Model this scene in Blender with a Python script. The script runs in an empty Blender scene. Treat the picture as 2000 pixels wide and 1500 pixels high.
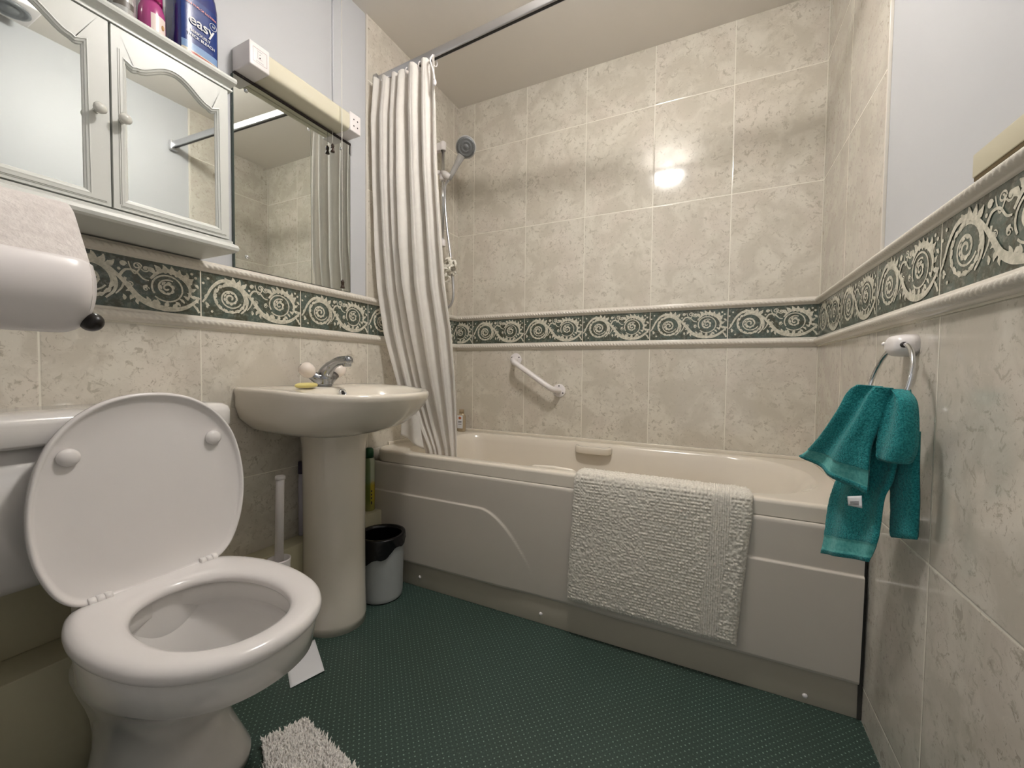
import bpy, bmesh, math, random
from mathutils import Vector, Matrix
random.seed(7)
S = bpy.context.scene
COL = S.collection
PI = math.pi

# ------------------------------------------------------------------ camera
cam = bpy.data.cameras.new('camera')
camo = bpy.data.objects.new('camera', cam); COL.objects.link(camo); S.camera = camo
F_PX = 804.0
cam.sensor_fit = 'HORIZONTAL'; cam.sensor_width = 36.0; cam.lens = F_PX / 2000 * 36.0
cam.clip_start = 0.01
yaw, pitch, roll = -0.4551, -0.0339, 0.0116
fwd0 = Vector((math.sin(yaw), math.cos(yaw), 0)); rt0 = Vector((math.cos(yaw), -math.sin(yaw), 0)); zz = Vector((0, 0, 1))
fw = fwd0 * math.cos(pitch) + zz * math.sin(pitch)
up0 = -fwd0 * math.sin(pitch) + zz * math.cos(pitch)
rt = rt0 * math.cos(roll) + up0 * math.sin(roll)
up = -rt0 * math.sin(roll) + up0 * math.cos(roll)
M = Matrix((rt, up, -fw)).transposed().to_4x4(); M.translation = Vector((1.3382, 0.0, 0.9056))
camo.matrix_world = M

# ------------------------------------------------------------------ world, exposure
S.view_settings.view_transform = 'Standard'; S.view_settings.look = 'None'
S.view_settings.gamma = 1.0; S.view_settings.use_curve_mapping = False
S.view_settings.exposure = 1.64
wd = bpy.data.worlds.new('hallway_light'); S.world = wd; wd.use_nodes = True
wd.node_tree.nodes['Background'].inputs[0].default_value = (0.95, 0.97, 1.0, 1)
wd.node_tree.nodes['Background'].inputs[1].default_value = 0.22
LAMP_POWER = 56.0
LAMP_COL = (1.0, 0.975, 0.945)
LAMP_POS = (1.02, 0.93, 2.384)

W, D, CZ = 1.7072, 2.005, 2.384

# ------------------------------------------------------------------ material helpers
def lin(c):
    c = c / 255.0
    return c / 12.92 if c <= 0.04045 else ((c + 0.055) / 1.055) ** 2.4
def rgb(r, g, b): return (lin(r), lin(g), lin(b), 1)

class NT:
    def __init__(s, name):
        s.m = bpy.data.materials.new(name); s.m.use_nodes = True
        s.t = s.m.node_tree; s.b = s.t.nodes['Principled BSDF']
        s.out = s.t.nodes['Material Output']
    def n(s, typ, **kw):
        nd = s.t.nodes.new(typ)
        for k, v in kw.items(): setattr(nd, k, v)
        return nd
    def l(s, a, b): s.t.links.new(a, b)
    def math(s, op, a, b=None, c=None):
        nd = s.n('ShaderNodeMath', operation=op)
        for i, v in enumerate((a, b, c)):
            if v is None: continue
            if isinstance(v, (int, float)): nd.inputs[i].default_value = v
            else: s.l(v, nd.inputs[i])
        return nd.outputs[0]
    def mix(s, f, a, b):
        nd = s.n('ShaderNodeMix', data_type='RGBA')
        if isinstance(f, (int, float)): nd.inputs[0].default_value = f
        else: s.l(f, nd.inputs[0])
        for i, v in ((6, a), (7, b)):
            if isinstance(v, tuple): nd.inputs[i].default_value = v
            else: s.l(v, nd.inputs[i])
        return nd.outputs[2]
    def co(s): return s.n('ShaderNodeTexCoord').outputs['Object']
    def noise(s, vec, scale, detail=4, rough=.55, dist=0):
        nd = s.n('ShaderNodeTexNoise'); s.l(vec, nd.inputs['Vector'])
        nd.inputs['Scale'].default_value = scale; nd.inputs['Detail'].default_value = detail
        nd.inputs['Roughness'].default_value = rough; nd.inputs['Distortion'].default_value = dist
        return nd.outputs['Fac']
    def rng(s, v, a, b, c=0, d=1, smooth=True):
        nd = s.n('ShaderNodeMapRange'); nd.interpolation_type = 'SMOOTHSTEP' if smooth else 'LINEAR'
        s.l(v, nd.inputs[0]); nd.inputs[1].default_value = a; nd.inputs[2].default_value = b
        nd.inputs[3].default_value = c; nd.inputs[4].default_value = d
        return nd.outputs[0]
    def bump(s, h, strength=.3, dist=.002):
        nd = s.n('ShaderNodeBump'); nd.inputs['Strength'].default_value = strength
        nd.inputs['Distance'].default_value = dist; s.l(h, nd.inputs['Height'])
        s.l(nd.outputs[0], s.b.inputs['Normal']); return nd
    def base(s, c):
        if isinstance(c, tuple): s.b.inputs['Base Color'].default_value = c
        else: s.l(c, s.b.inputs['Base Color'])
    def p(s, **kw):
        for k, v in kw.items(): s.b.inputs[k.replace('_', ' ')].default_value = v

def plain(name, c, rough=.4, metal=0, var=.04, vscale=9, bump=0, bscale=200, coat=0, spec=.5):
    t = NT(name)
    nz = t.noise(t.co(), vscale, 3)
    dk = tuple(x * (1 - var * 2) for x in c[:3]) + (1,)
    t.base(t.mix(nz, dk, c)); t.p(Roughness=rough, Metallic=metal)
    t.b.inputs['Specular IOR Level'].default_value = spec
    if coat: t.b.inputs['Coat Weight'].default_value = coat; t.b.inputs['Coat Roughness'].default_value = .06
    if bump: t.bump(t.noise(t.co(), bscale, 3), bump, .001)
    return t.m

def tile_mat(name, axis, u0, du, base=(198, 190, 174), seed=0.0):
    """Marbled ceramic tiles with pale grout; grid along axis and z."""
    t = NT(name); co = t.co()
    sx = t.n('ShaderNodeSeparateXYZ'); t.l(co, sx.inputs[0])
    u = sx.outputs[axis]; z = sx.outputs[2]
    uf = t.math('DIVIDE', t.math('SUBTRACT', u, u0), du)
    def dist(f, size):           # distance to nearest integer line in metres
        fr = t.math('FRACT', f)
        return t.math('MULTIPLY', t.math('MINIMUM', fr, t.math('SUBTRACT', 1.0, fr)), size)
    du_ = dist(uf, du)
    fu = t.math('DIVIDE', t.math('SUBTRACT', z, 1.2096), .4546)
    fl = t.math('DIVIDE', t.math('SUBTRACT', z, 1.0140), .4615)
    isup = t.math('GREATER_THAN', z, 1.1)
    nd = t.n('ShaderNodeMix', data_type='FLOAT'); t.l(isup, nd.inputs[0]); t.l(fl, nd.inputs[2]); t.l(fu, nd.inputs[3])
    fz = nd.outputs[0]
    dz = dist(fz, .457)
    dm = t.math('MINIMUM', du_, dz)
    grout = t.rng(dm, .0012, .0022, 1, 0)
    # tile id for tonal variation
    cid = t.n('ShaderNodeCombineXYZ'); t.l(t.math('FLOOR', uf), cid.inputs[0]); t.l(t.math('FLOOR', fz), cid.inputs[1])
    cid.inputs[2].default_value = seed
    wn = t.n('ShaderNodeTexWhiteNoise', noise_dimensions='3D'); t.l(cid.outputs[0], wn.inputs[0])
    off = t.n('ShaderNodeVectorMath', operation='MULTIPLY_ADD')
    t.l(wn.outputs['Color'], off.inputs[0]); off.inputs[1].default_value = (7, 7, 7); t.l(co, off.inputs[2])
    v = off.outputs[0]
    n1 = t.noise(v, 9, 5, .6, .6); n2 = t.noise(v, 46, 6, .72, .7); n3 = t.noise(v, 85, 3, .7, .8); n4 = t.noise(v, 5, 2)
    r, g, b = base
    c = t.mix(t.rng(n1, .38, .64), rgb(r - 12, g - 12, b - 13), rgb(r + 5, g + 6, b + 6))
    c = t.mix(t.math('MULTIPLY', t.rng(n4, .45, .65), .35), c, rgb(r + 3, g - 1, b + 1))
    sp = t.math('MULTIPLY', t.rng(n2, .53, .63), t.rng(n1, .32, .58))
    c = t.mix(t.math('MULTIPLY', sp, .62), c, rgb(r - 50, g - 52, b - 56))
    sp2 = t.math('MULTIPLY', t.rng(n3, .60, .68), t.rng(n4, .40, .56))
    c = t.mix(t.math('MULTIPLY', sp2, .6), c, rgb(r - 62, g - 64, b - 68))
    lt = t.rng(n2, .30, .40, .30, 0)
    c = t.mix(lt, c, rgb(r + 20, g + 20, b + 18))
    c = t.mix(grout, c, rgb(230, 225, 211))
    t.base(c)
    rg = t.math('ADD', t.math('MULTIPLY', grout, .35), .105); t.l(rg, t.b.inputs['Roughness'])
    h = t.rng(dm, .0010, .0045, 0, 1)
    h2 = t.math('ADD', h, t.math('MULTIPLY', n2, .07))
    t.bump(h2, .35, .0015)
    return t.m

# ------------------------------------------------------------------ mesh helpers
class MB:
    def __init__(s): s.v = []; s.f = []; s.mi = []; s.sm = []
    def add(s, v, f, mi=0, smooth=True):
        o = len(s.v); s.v += [tuple(p) for p in v]
        for q in f: s.f.append(tuple(i + o for i in q)); s.mi.append(mi); s.sm.append(smooth)
    def box(s, x0, x1, y0, y1, z0, z1, mi=0, smooth=False):
        v = [(x, y, z) for x in (x0, x1) for y in (y0, y1) for z in (z0, z1)]
        s.add(v, [(0, 1, 3, 2), (4, 6, 7, 5), (0, 4, 5, 1), (2, 3, 7, 6), (0, 2, 6, 4), (1, 5, 7, 3)], mi, smooth)
        return s
    def loft(s, rings, mi=0, cap0=False, cap1=False, closed=True, smooth=True):
        n = len(rings[0]); v = [p for r in rings for p in r]; f = []
        m = n if closed else n - 1
        for i in range(len(rings) - 1):
            for j in range(m):
                k = (j + 1) % n
                f.append((i * n + j, i * n + k, (i + 1) * n + k, (i + 1) * n + j))
        if cap0: f.append(tuple(range(n))[::-1])
        if cap1: f.append(tuple((len(rings) - 1) * n + j for j in range(n)))
        s.add(v, f, mi, smooth); return s
    def grid(s, fn, nu, nv, mi=0, smooth=True, mifn=None):
        v = [fn(i / nu, j / nv) for j in range(nv + 1) for i in range(nu + 1)]
        o = len(s.v); s.v += [tuple(p) for p in v]
        for j in range(nv):
            for i in range(nu):
                a = o + j * (nu + 1) + i
                s.f.append((a, a + 1, a + nu + 2, a + nu + 1))
                s.mi.append(mifn((i + .5) / nu, (j + .5) / nv) if mifn else mi); s.sm.append(smooth)
        return s
    def tube(s, pts, r, n=12, mi=0, caps=True, closed=False):
        pts = [Vector(p) for p in pts]; rs = r if isinstance(r, (list, tuple)) else [r] * len(pts)
        rings = []; m = len(pts); prev = None
        for i, p in enumerate(pts):
            if closed: t = pts[(i + 1) % m] - pts[i - 1]
            else: t = pts[min(i + 1, m - 1)] - pts[max(i - 1, 0)]
            t.normalize()
            if prev is None:
                a = Vector((0, 0, 1)) if abs(t.z) < .9 else Vector((1, 0, 0))
                e1 = t.cross(a).normalized()
            else: e1 = (prev - t * prev.dot(t)).normalized()
            prev = e1; e2 = t.cross(e1)
            rings.append([p + (e1 * math.cos(2 * PI * k / n) + e2 * math.sin(2 * PI * k / n)) * rs[i] for k in range(n)])
        if closed: rings.append(rings[0]); caps = False
        return s.loft(rings, mi, caps, caps)
    def lathe(s, prof, c, ax=(0, 0, 1), n=32, mi=0, cap0=True, cap1=True):
        """prof: list of (radius, distance along ax)"""
        ax = Vector(ax).normalized(); c = Vector(c)
        a = Vector((0, 0, 1)) if abs(ax.z) < .9 else Vector((1, 0, 0))
        e1 = ax.cross(a).normalized(); e2 = ax.cross(e1)
        rings = [[c + ax * h + (e1 * math.cos(2 * PI * k / n) + e2 * math.sin(2 * PI * k / n)) * r for k in range(n)] for r, h in prof]
        return s.loft(rings, mi, cap0, cap1)
    def ball(s, c, rx, ry=None, rz=None, mi=0, n=20, m=12):
        ry = ry or rx; rz = rz or rx
        rings = []
        for i in range(m + 1):
            th = PI * i / m; rr = max(math.sin(th), 1e-3)
            rings.append([(c[0] + rx * rr * math.cos(2 * PI * k / n), c[1] + ry * rr * math.sin(2 * PI * k / n), c[2] - rz * math.cos(th)) for k in range(n)])
        return s.loft(rings, mi, True, True)

def origin(o): return Vector(o.location) if o else Vector((0, 0, 0))
def world_loc(o):
    v = Vector((0, 0, 0))
    while o: v += Vector(o.location); o = o.parent
    return v
def obj(name, mb, mats, parent=None, bevel=0, segs=3, subsurf=0, solid=0, loc=None, auto=True):
    """Build one mesh object from world-space data; child meshes are stored relative to their parent."""
    me = bpy.data.meshes.new(name)
    o = bpy.data.objects.new(name, me)
    base = world_loc(parent)
    if loc is None:
        if parent is None and mb.v:
            xs = [p[0] for p in mb.v]; ys = [p[1] for p in mb.v]; zs = [p[2] for p in mb.v]
            loc = Vector(((min(xs) + max(xs)) / 2, (min(ys) + max(ys)) / 2, min(zs)))
        else: loc = base
    loc = Vector(loc)
    me.from_pydata([tuple(Vector(p) - loc) for p in mb.v], [], mb.f)
    if not isinstance(mats, (list, tuple)): mats = [mats]
    for m in mats: me.materials.append(m)
    me.polygons.foreach_set('material_index', mb.mi)
    me.polygons.foreach_set('use_smooth', mb.sm)
    bm = bmesh.new(); bm.from_mesh(me); bmesh.ops.recalc_face_normals(bm, faces=bm.faces); bm.to_mesh(me); bm.free()
    me.update()
    COL.objects.link(o)
    o.location = loc - base
    if parent: o.parent = parent
    if solid:
        md = o.modifiers.new('thickness', 'SOLIDIFY'); md.thickness = solid; md.offset = 0
    if bevel:
        md = o.modifiers.new('bevel', 'BEVEL'); md.width = bevel; md.segments = segs; md.limit_method = 'ANGLE'; md.angle_limit = .6
        md.harden_normals = False
        for p in me.polygons: p.use_smooth = True
    if subsurf:
        md = o.modifiers.new('sub', 'SUBSURF'); md.levels = subsurf; md.render_levels = subsurf
    return o
def tag(o, label=None, cat=None, group=None, kind=None):
    if label: o['label'] = label
    if cat: o['category'] = cat
    if group: o['group'] = group
    if kind: o['kind'] = kind
    return o
def thing(name, label, cat, loc, group=None):
    o = bpy.data.objects.new(name, None); o.empty_display_size = .05
    COL.objects.link(o); o.location = loc
    return tag(o, label, cat, group)
def struct(name, mb, mats, **kw):
    o = obj(name, mb, mats, loc=(0, 0, 0), **kw); o['kind'] = 'structure'; return o
def smooth(t): t = max(0, min(1, t)); return t * t * (3 - 2 * t)
def lerp(a, b, t): return a + (b - a) * t
def interp(tab, x):
    """tab: sorted [(x, y...)] linear interpolation"""
    if x <= tab[0][0]: return tab[0][1:]
    for a, b in zip(tab, tab[1:]):
        if x <= b[0]:
            t = (x - a[0]) / (b[0] - a[0]); return tuple(lerp(p, q, t) for p, q in zip(a[1:], b[1:]))
    return tab[-1][1:]
def cr(pts, n, closed=False):
    """Catmull-Rom through pts, n samples per span"""
    P = [Vector(p) for p in pts]; out = []; m = len(P)
    for i in range(m if closed else m - 1):
        p0 = P[(i - 1) % m] if closed or i > 0 else P[0]; p1 = P[i]; p2 = P[(i + 1) % m]
        p3 = P[(i + 2) % m] if closed or i + 2 < m else P[-1]
        for k in range(n):
            t = k / n
            out.append(.5 * ((2 * p1) + (-p0 + p2) * t + (2 * p0 - 5 * p1 + 4 * p2 - p3) * t * t + (-p0 + 3 * p1 - 3 * p2 + p3) * t ** 3))
    if not closed: out.append(P[-1])
    return out
def hsh(i, j=0):
    v = math.sin(i * 12.9898 + j * 78.233) * 43758.5453
    return v - math.floor(v)
def vnoise(x, y):
    i, j = math.floor(x), math.floor(y); fx, fy = smooth(x - i), smooth(y - j)
    return lerp(lerp(hsh(i, j), hsh(i + 1, j), fx), lerp(hsh(i, j + 1), hsh(i + 1, j + 1), fx), fy)

# ------------------------------------------------------------------ materials
TILE_L = tile_mat('marbled_tile_left', 1, 1.318, .32, (212, 205, 192), 1)
TILE_B = tile_mat('marbled_tile_back', 0, 1.7072, .32, (212, 205, 191), 2)
TILE_R = tile_mat('marbled_tile_right', 1, 1.3468, .325, (206, 199, 187), 3)
PAINT = plain('pale_grey_paint', rgb(195, 196, 198), .55, var=.012, bump=.12, bscale=260)
CEIL = plain('ceiling_paint', rgb(232, 226, 217), .7, var=.012, bump=.1, bscale=200)
WHITE_GLAZE = plain('white_glaze', rgb(228, 224, 220), .12, var=.01, coat=.4)
CREAM_GLAZE = plain('cream_glaze', rgb(226, 218, 204), .14, var=.01, coat=.4)
SEATW = plain('white_seat_plastic', rgb(232, 227, 224), .2, var=.01)
ACRYL = plain('cream_acrylic', rgb(226, 217, 202), .2, var=.01, coat=.25)
PANEL = plain('cream_panel_plastic', rgb(205, 197, 185), .28, var=.012)
PLINTH = plain('cream_plinth_board', rgb(178, 171, 155), .4, var=.02)
TRIMW = plain('white_ceramic_trim', rgb(222, 215, 203), .14, var=.02)
GROUT = plain('pale_grout', rgb(222, 216, 200), .7)
CABW = plain('cabinet_off_white_lacquer', rgb(214, 215, 209), .35, var=.015, vscale=14)
CABGAP = plain('dark_gap', rgb(60, 58, 52), .7)
WPLAST = plain('white_plastic', rgb(234, 228, 226), .3, var=.01)
CHROME = plain('chrome', (.72, .73, .75, 1), .08, 1, var=.01)
SATIN = plain('satin_aluminium', (.62, .62, .64, 1), .32, 1, var=.02)
BLACK = plain('black_plastic', rgb(22, 20, 20), .3)
DARKMARK = plain('dark_mark', rgb(52, 44, 42), .5)
GREYSTEEL = plain('grey_shower_face', rgb(128, 130, 132), .35, .3)
CREAMBOX = plain('cream_painted_board', rgb(198, 191, 166), .4, var=.03)
DIFFUSE = plain('aged_cream_diffuser', rgb(216, 210, 188), .18, var=.01)
WOOD = plain('dark_turned_wood', rgb(58, 38, 24), .35, var=.1)
CORD = plain('cream_cord', rgb(225, 222, 212), .6)
mt = NT('mirror_glass'); mt.base((.70, .73, .70, 1)); mt.p(Metallic=1, Roughness=.015); MIRROR = mt.m

def floor_mat():
    t = NT('green_dotted_vinyl'); co = t.co()
    s = t.n('ShaderNodeSeparateXYZ'); t.l(co, s.inputs[0])
    P_ = .0125
    a = t.math('DIVIDE', t.math('ADD', s.outputs[0], s.outputs[1]), P_ * 1.414)
    b = t.math('DIVIDE', t.math('SUBTRACT', s.outputs[0], s.outputs[1]), P_ * 1.414)
    fa = t.math('SUBTRACT', t.math('FRACT', a), .5); fb = t.math('SUBTRACT', t.math('FRACT', b), .5)
    d = t.math('SQRT', t.math('ADD', t.math('MULTIPLY', fa, fa), t.math('MULTIPLY', fb, fb)))
    dot = t.rng(d, .10, .17, 1, 0)
    wn = t.n('ShaderNodeTexWhiteNoise', noise_dimensions='3D')
    cid = t.n('ShaderNodeCombineXYZ'); t.l(t.math('FLOOR', a), cid.inputs[0]); t.l(t.math('FLOOR', b), cid.inputs[1])
    t.l(cid.outputs[0], wn.inputs[0])
    dotw = t.math('MULTIPLY', dot, t.math('ADD', t.math('MULTIPLY', wn.outputs['Value'], .6), .3))
    n1 = t.noise(co, 260, 3, .7); n2 = t.noise(co, 3, 3)
    c = t.mix(t.rng(n1, .4, .62), rgb(42, 58, 52), rgb(58, 78, 70))
    c = t.mix(t.rng(n2, .35, .65, 0, .35), c, rgb(48, 62, 52))
    c = t.mix(dotw, c, rgb(132, 156, 144))
    t.base(c); t.p(Roughness=.48)
    t.bump(t.math('ADD', dot, t.math('MULTIPLY', n1, .4)), .4, .001)
    return t.m
FLOOR = floor_mat()

def border_bg(name, axis, u0, du):
    t = NT(name); co = t.co()
    sx = t.n('ShaderNodeSeparateXYZ'); t.l(co, sx.inputs[0])
    fr = t.math('FRACT', t.math('DIVIDE', t.math('SUBTRACT', sx.outputs[axis], u0), du))
    dm = t.math('MULTIPLY', t.math('MINIMUM', fr, t.math('SUBTRACT', 1.0, fr)), du)
    g = t.rng(dm, .0012, .0020, 1, 0)
    n1 = t.noise(co, 26, 4, .6, .5); n2 = t.noise(co, 90, 4, .7)
    c = t.mix(t.rng(n1, .36, .62), rgb(74, 74, 60), rgb(82, 94, 86))
    c = t.mix(t.rng(n2, .48, .66, 0, .75), c, rgb(120, 124, 112))
    c = t.mix(t.rng(n2, .28, .42, .6, 0), c, rgb(48, 44, 34))
    c = t.mix(g, c, rgb(222, 216, 200))
    t.base(c); t.p(Roughness=.16); return t.m
def motif_mat():
    t = NT('cream_scroll_relief'); co = t.co()
    n2 = t.noise(co, 110, 3, .6)
    t.base(t.mix(t.rng(n2, .35, .65), rgb(190, 186, 168), rgb(220, 215, 198))); t.p(Roughness=.2); return t.m
MOTIF = motif_mat()
BG_L = border_bg('green_border_left', 1, 1.318, .32)
BG_B = border_bg('green_border_back', 0, 1.7072, .32)
BG_R = border_bg('green_border_right', 1, 1.3468, .325)

def cloth_mat(name, c1, c2, scale, strength=.6, rough=.95, trans=0):
    t = NT(name); co = t.co()
    n = t.noise(co, scale, 3, .7); n0 = t.noise(co, 12, 3)
    t.base(t.mix(t.rng(n, .3, .7), c1, c2)); t.p(Roughness=rough)
    t.b.inputs['Specular IOR Level'].default_value = .1
    t.b.inputs['Sheen Weight'].default_value = .15
    t.bump(n, strength, .003)
    if trans:
        tr = t.n('ShaderNodeBsdfTranslucent'); tr.inputs[0].default_value = c2
        mx = t.n('ShaderNodeMixShader'); mx.inputs[0].default_value = trans
        t.l(t.b.outputs[0], mx.inputs[1]); t.l(tr.outputs[0], mx.inputs[2]); t.l(mx.outputs[0], t.out.inputs[0])
    return t.m
TEAL = cloth_mat('teal_terry', rgb(22, 108, 112), rgb(58, 162, 162), 330, .9)
TEALBAND = cloth_mat('teal_woven_band', rgb(74, 156, 152), rgb(102, 182, 176), 120, .15)
MATC = cloth_mat('grey_chenille', rgb(204, 197, 184), rgb(232, 226, 214), 240, .5)
RUGC = cloth_mat('white_shag', rgb(226, 219, 212), rgb(246, 242, 236), 160, .4)
CURT = cloth_mat('white_curtain_fabric', rgb(244, 239, 233), rgb(250, 246, 240), 30, .08, .75, trans=.30)
PAPER = cloth_mat('tissue_paper', rgb(212, 204, 199), rgb(226, 219, 214), 60, .9, .95)
CARD = plain('white_paper', rgb(226, 226, 228), .8)
PUFF = cloth_mat('white_netting', rgb(232, 226, 212), rgb(246, 242, 232), 220, .5)

# ------------------------------------------------------------------ room shell
m = MB(); m.box(-.1, W + .1, -1.2, D + .1, -.05, 0); struct('floor', m, FLOOR)
m = MB(); m.box(-.1, W + .1, -1.2, D + .1, CZ, CZ + .05); struct('ceiling', m, CEIL)
m = MB()
m.box(-.12, -.006, -.06, D + .1, 0, CZ, 0)
m.box(-.006, 0, -.06, D, 0, 1.2096, 1)
m.box(-.006, 0, 1.318, D, 1.2096, CZ, 1)
struct('wall_left', m, [PAINT, TILE_L])
m = MB(); m.box(-.1, W + .1, D, D + .1, 0, CZ, 0); struct('wall_back', m, [TILE_B])
m = MB()
m.box(W + .006, W + .12, -1.2, D + .1, 0, CZ, 0)
m.box(W, W + .006, -.02, D, 0, 1.2096, 1)
m.box(W, W + .006, 1.346, D, 1.2096, CZ, 1)
struct('wall_right', m, [PAINT, TILE_R])
m = MB()
m.box(-.1, 1.02, -.12, 0.0, 0, CZ); m.box(1.02, W + .1, -.12, 0, 2.05, CZ)
struct('wall_front', m, PAINT)
# slim bright edging strips where the tiling stops
m = MB(); m.box(-.006, .0015, 1.312, 1.3185, 1.2096, CZ); struct('trim_1', m, TRIMW, bevel=.001)
m = MB(); m.box(W - .0015, W + .006, 1.340, 1.3465, 1.2096, CZ); struct('trim_2', m, TRIMW, bevel=.001)

# ------------------------------------------------------------------ rope dado trims and scroll border
def wallmap(side):
    """returns f(s, h, z): s along the wall, h out from the wall"""
    if side == 'left': return lambda s, h, z: (h, s, z)
    if side == 'back': return lambda s, h, z: (s, D - h, z)
    return lambda s, h, z: (W - h, s, z)
def rope(side, s0, s1, z0, z1, name):
    f = wallmap(side); zc = (z0 + z1) / 2; hgt = z1 - z0
    n = int((s1 - s0) / .0028); prof = []
    K = 18
    def P(u, v):
        s = s0 + (s1 - s0) * u; t = v              # v from bottom to top
        q = (t - .5) * 2                            # -1..1
        a = abs(q)
        if a > .55:
            h = .006 + .002 * (1 - (a - .55) / .45) if a < .93 else .006 * (1 - (a - .93) / .07)
        else:
            h = .009 + .0105 * math.sqrt(max(0, 1 - (q / .55) ** 2))
            ph = s / .0150 + q * .9
            tw = abs(math.sin(PI * ph))
            h -= .0042 * (1 - tw) * math.sqrt(max(0, 1 - (q / .55) ** 2))
        return f(s, h, zc + q * hgt / 2)
    m = MB(); m.grid(P, n, K)
    if z0 < 1.1:
        g = [f(a, b, c) for a in (s0, s1) for b in (0, .0022) for c in (z0 - .0035, z0 + .001)]
        m.add(g, [(0, 1, 3, 2), (4, 6, 7, 5), (0, 4, 5, 1), (2, 3, 7, 6), (0, 2, 6, 4), (1, 5, 7, 3)], 1, False)
    struct(name, m, [TRIMW, GROUT])
rope('left', 0, D - .004, 1.180, 1.2125, 'trim_3'); rope('left', 0, D - .004, 1.0165, 1.052, 'trim_4')
rope('back', .004, W - .004, 1.180, 1.2125, 'trim_5'); rope('back', .004, W - .004, 1.0165, 1.052, 'trim_6')
rope('right', 0, D - .004, 1.180, 1.2125, 'trim_7'); rope('right', 0, D - .004, 1.0165, 1.052, 'trim_8')

def motif():
    prims = []
    def ribbon(pts, w0, w1, wm=None):
        P = [Vector(p) for p in pts]; n = len(P); L = []
        for i, p in enumerate(P):
            t = (P[min(i + 1, n - 1)] - P[max(i - 1, 0)]); t = t.normalized() if t.length else Vector((1, 0))
            u = i / (n - 1); w = lerp(w0, w1, u) if wm is None else (lerp(w0, wm, u * 2) if u < .5 else lerp(wm, w1, u * 2 - 1))
            nn = Vector((-t.y, t.x)) * w / 2
            L.append((p + nn, p - nn))
        prims.append([(a[0], a[1], b[1], b[0]) for a, b in zip(L, L[1:])])
    def c2(pts, n=8): return [Vector((p.x, p.y)) for p in cr([(a, b, 0) for a, b in pts], n)]
    def spiral(cx, cy, r0, r1, a0, turns, w0, w1):
        n = int(26 * abs(turns)); pts = []
        for i in range(n + 1):
            u = i / n; a = a0 + 2 * PI * turns * u; r = r0 + (r1 - r0) * u ** .8
            pts.append((cx + r * math.cos(a), cy + r * math.sin(a) * .98))
        ribbon(pts, w0, w1)
    def leaf(x, y, a, L, w):
        n = 6; pts = []
        for i in range(n + 1):
            u = i / n; bend = .5 * u
            pts.append((x + L * u * math.cos(a + bend), y + L * u * math.sin(a + bend)))
        ribbon(pts, w * .35, w * .12, w)
    def dot(x, y, r):
        n = 10
        prims.append([(Vector((x, y)), Vector((x + r * math.cos(2 * PI * k / n), y + r * math.sin(2 * PI * k / n))), Vector((x + r * math.cos(2 * PI * (k + .5) / n), y + r * math.sin(2 * PI * (k + .5) / n))), Vector((x + r * math.cos(2 * PI * (k + 1) / n), y + r * math.sin(2 * PI * (k + 1) / n)))) for k in range(n)])
    A, B = (.255, .195), (.745, .2)
    # left roundel
    spiral(*A, .150, .125, 2.6, .93, .012, .02)
    spiral(*A, .105, .012, -.4, -2.1, .012, .018)
    for k in range(9):
        a = 2 * PI * k / 9 + .3; leaf(A[0] + .050 * math.cos(a), A[1] + .050 * math.sin(a), a + 1.2, .036, .022)
    for k in range(15):
        a = 2 * PI * k / 15; leaf(A[0] + .128 * math.cos(a), A[1] + .122 * math.sin(a), a + 1.1, .058, .034)
    for k in range(4): leaf(.235 + .035 * k, .31 + .012 * k - .016 * max(0, k - 1), .4 - .45 * k + 1.1, .080, .046)
    for q in ((.02, .3), (.05, .09), (.09, .05), (.06, .35), (.43, .30)): dot(q[0], q[1], .011)
    dot(.455, .345, .019); spiral(.455, .345, .024, .01, 0, 1.1, .007, .007)
    # stems
    ribbon(c2([(.0, .11), (.04, .17), (.09, .27), (.17, .345), (.27, .35), (.36, .30), (.41, .2), (.40, .12), (.35, .06)]), .012, .014, .036)
    ribbon(c2([(.36, .31), (.43, .24), (.49, .17), (.555, .09), (.64, .045), (.75, .025), (.86, .045), (.95, .11), (1.0, .18)]), .02, .016, .050)
    ribbon(c2([(.43, .24), (.47, .30), (.53, .30), (.58, .25), (.62, .24)]), .02, .01)
    ribbon(c2([(.41, .10), (.45, .16), (.47, .24)]), .008, .02)
    for k in range(5): leaf(.56 + .055 * k, .06 - .012 * min(k, 2) , 1.5 - .25 * k, .062, .036)
    for k in range(4): leaf(.84 + .03 * k, .06 + .03 * k, 1.9, .05, .024)
    [leaf(x_, y_, a_, .045, .028) for x_, y_, a_ in ((.47, .21, 5.2), (.50, .17, 2.4), (.045, .20, 4.2), (.04, .13, 5.0), (.46, .06, 1.2), (.61, .20, 3.6), (.68, .08, 3.0), (.98, .24, 1.9), (.97, .15, 4.4))]
    leaf(.53, .11, 3.6, .055, .034); leaf(.545, .085, 4.3, .05, .026); leaf(.52, .14, 2.8, .05, .024)
    # right roundel
    spiral(*B, .118, .105, 3.9, .97, .012, .014)
    spiral(*B, .078, .008, 1.0, 1.8, .012, .014)
    for k in range(7):
        a = 2 * PI * k / 7; leaf(B[0] + .05 * math.cos(a), B[1] + .05 * math.sin(a), a + 1.7, .038, .024)
    for k in range(7): leaf(.66 + .036 * k, .305 + .018 * math.sin(k * .7), 2.0 - .35 * k, .072, .044)
    ribbon(c2([(.63, .26), (.70, .335), (.79, .345), (.87, .30), (.915, .22), (.90, .13)]), .016, .014, .044)
    for k in range(4): leaf(.88 + .012 * k, .30 - .045 * k, .9 - .5 * k, .064, .034)
    spiral(.60, .335, .03, .006, 3.4, 1.4, .011, .01); dot(.60, .335, .01)
    spiral(.545, .345, .03, .008, 0, 1.3, .010, .010)
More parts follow.
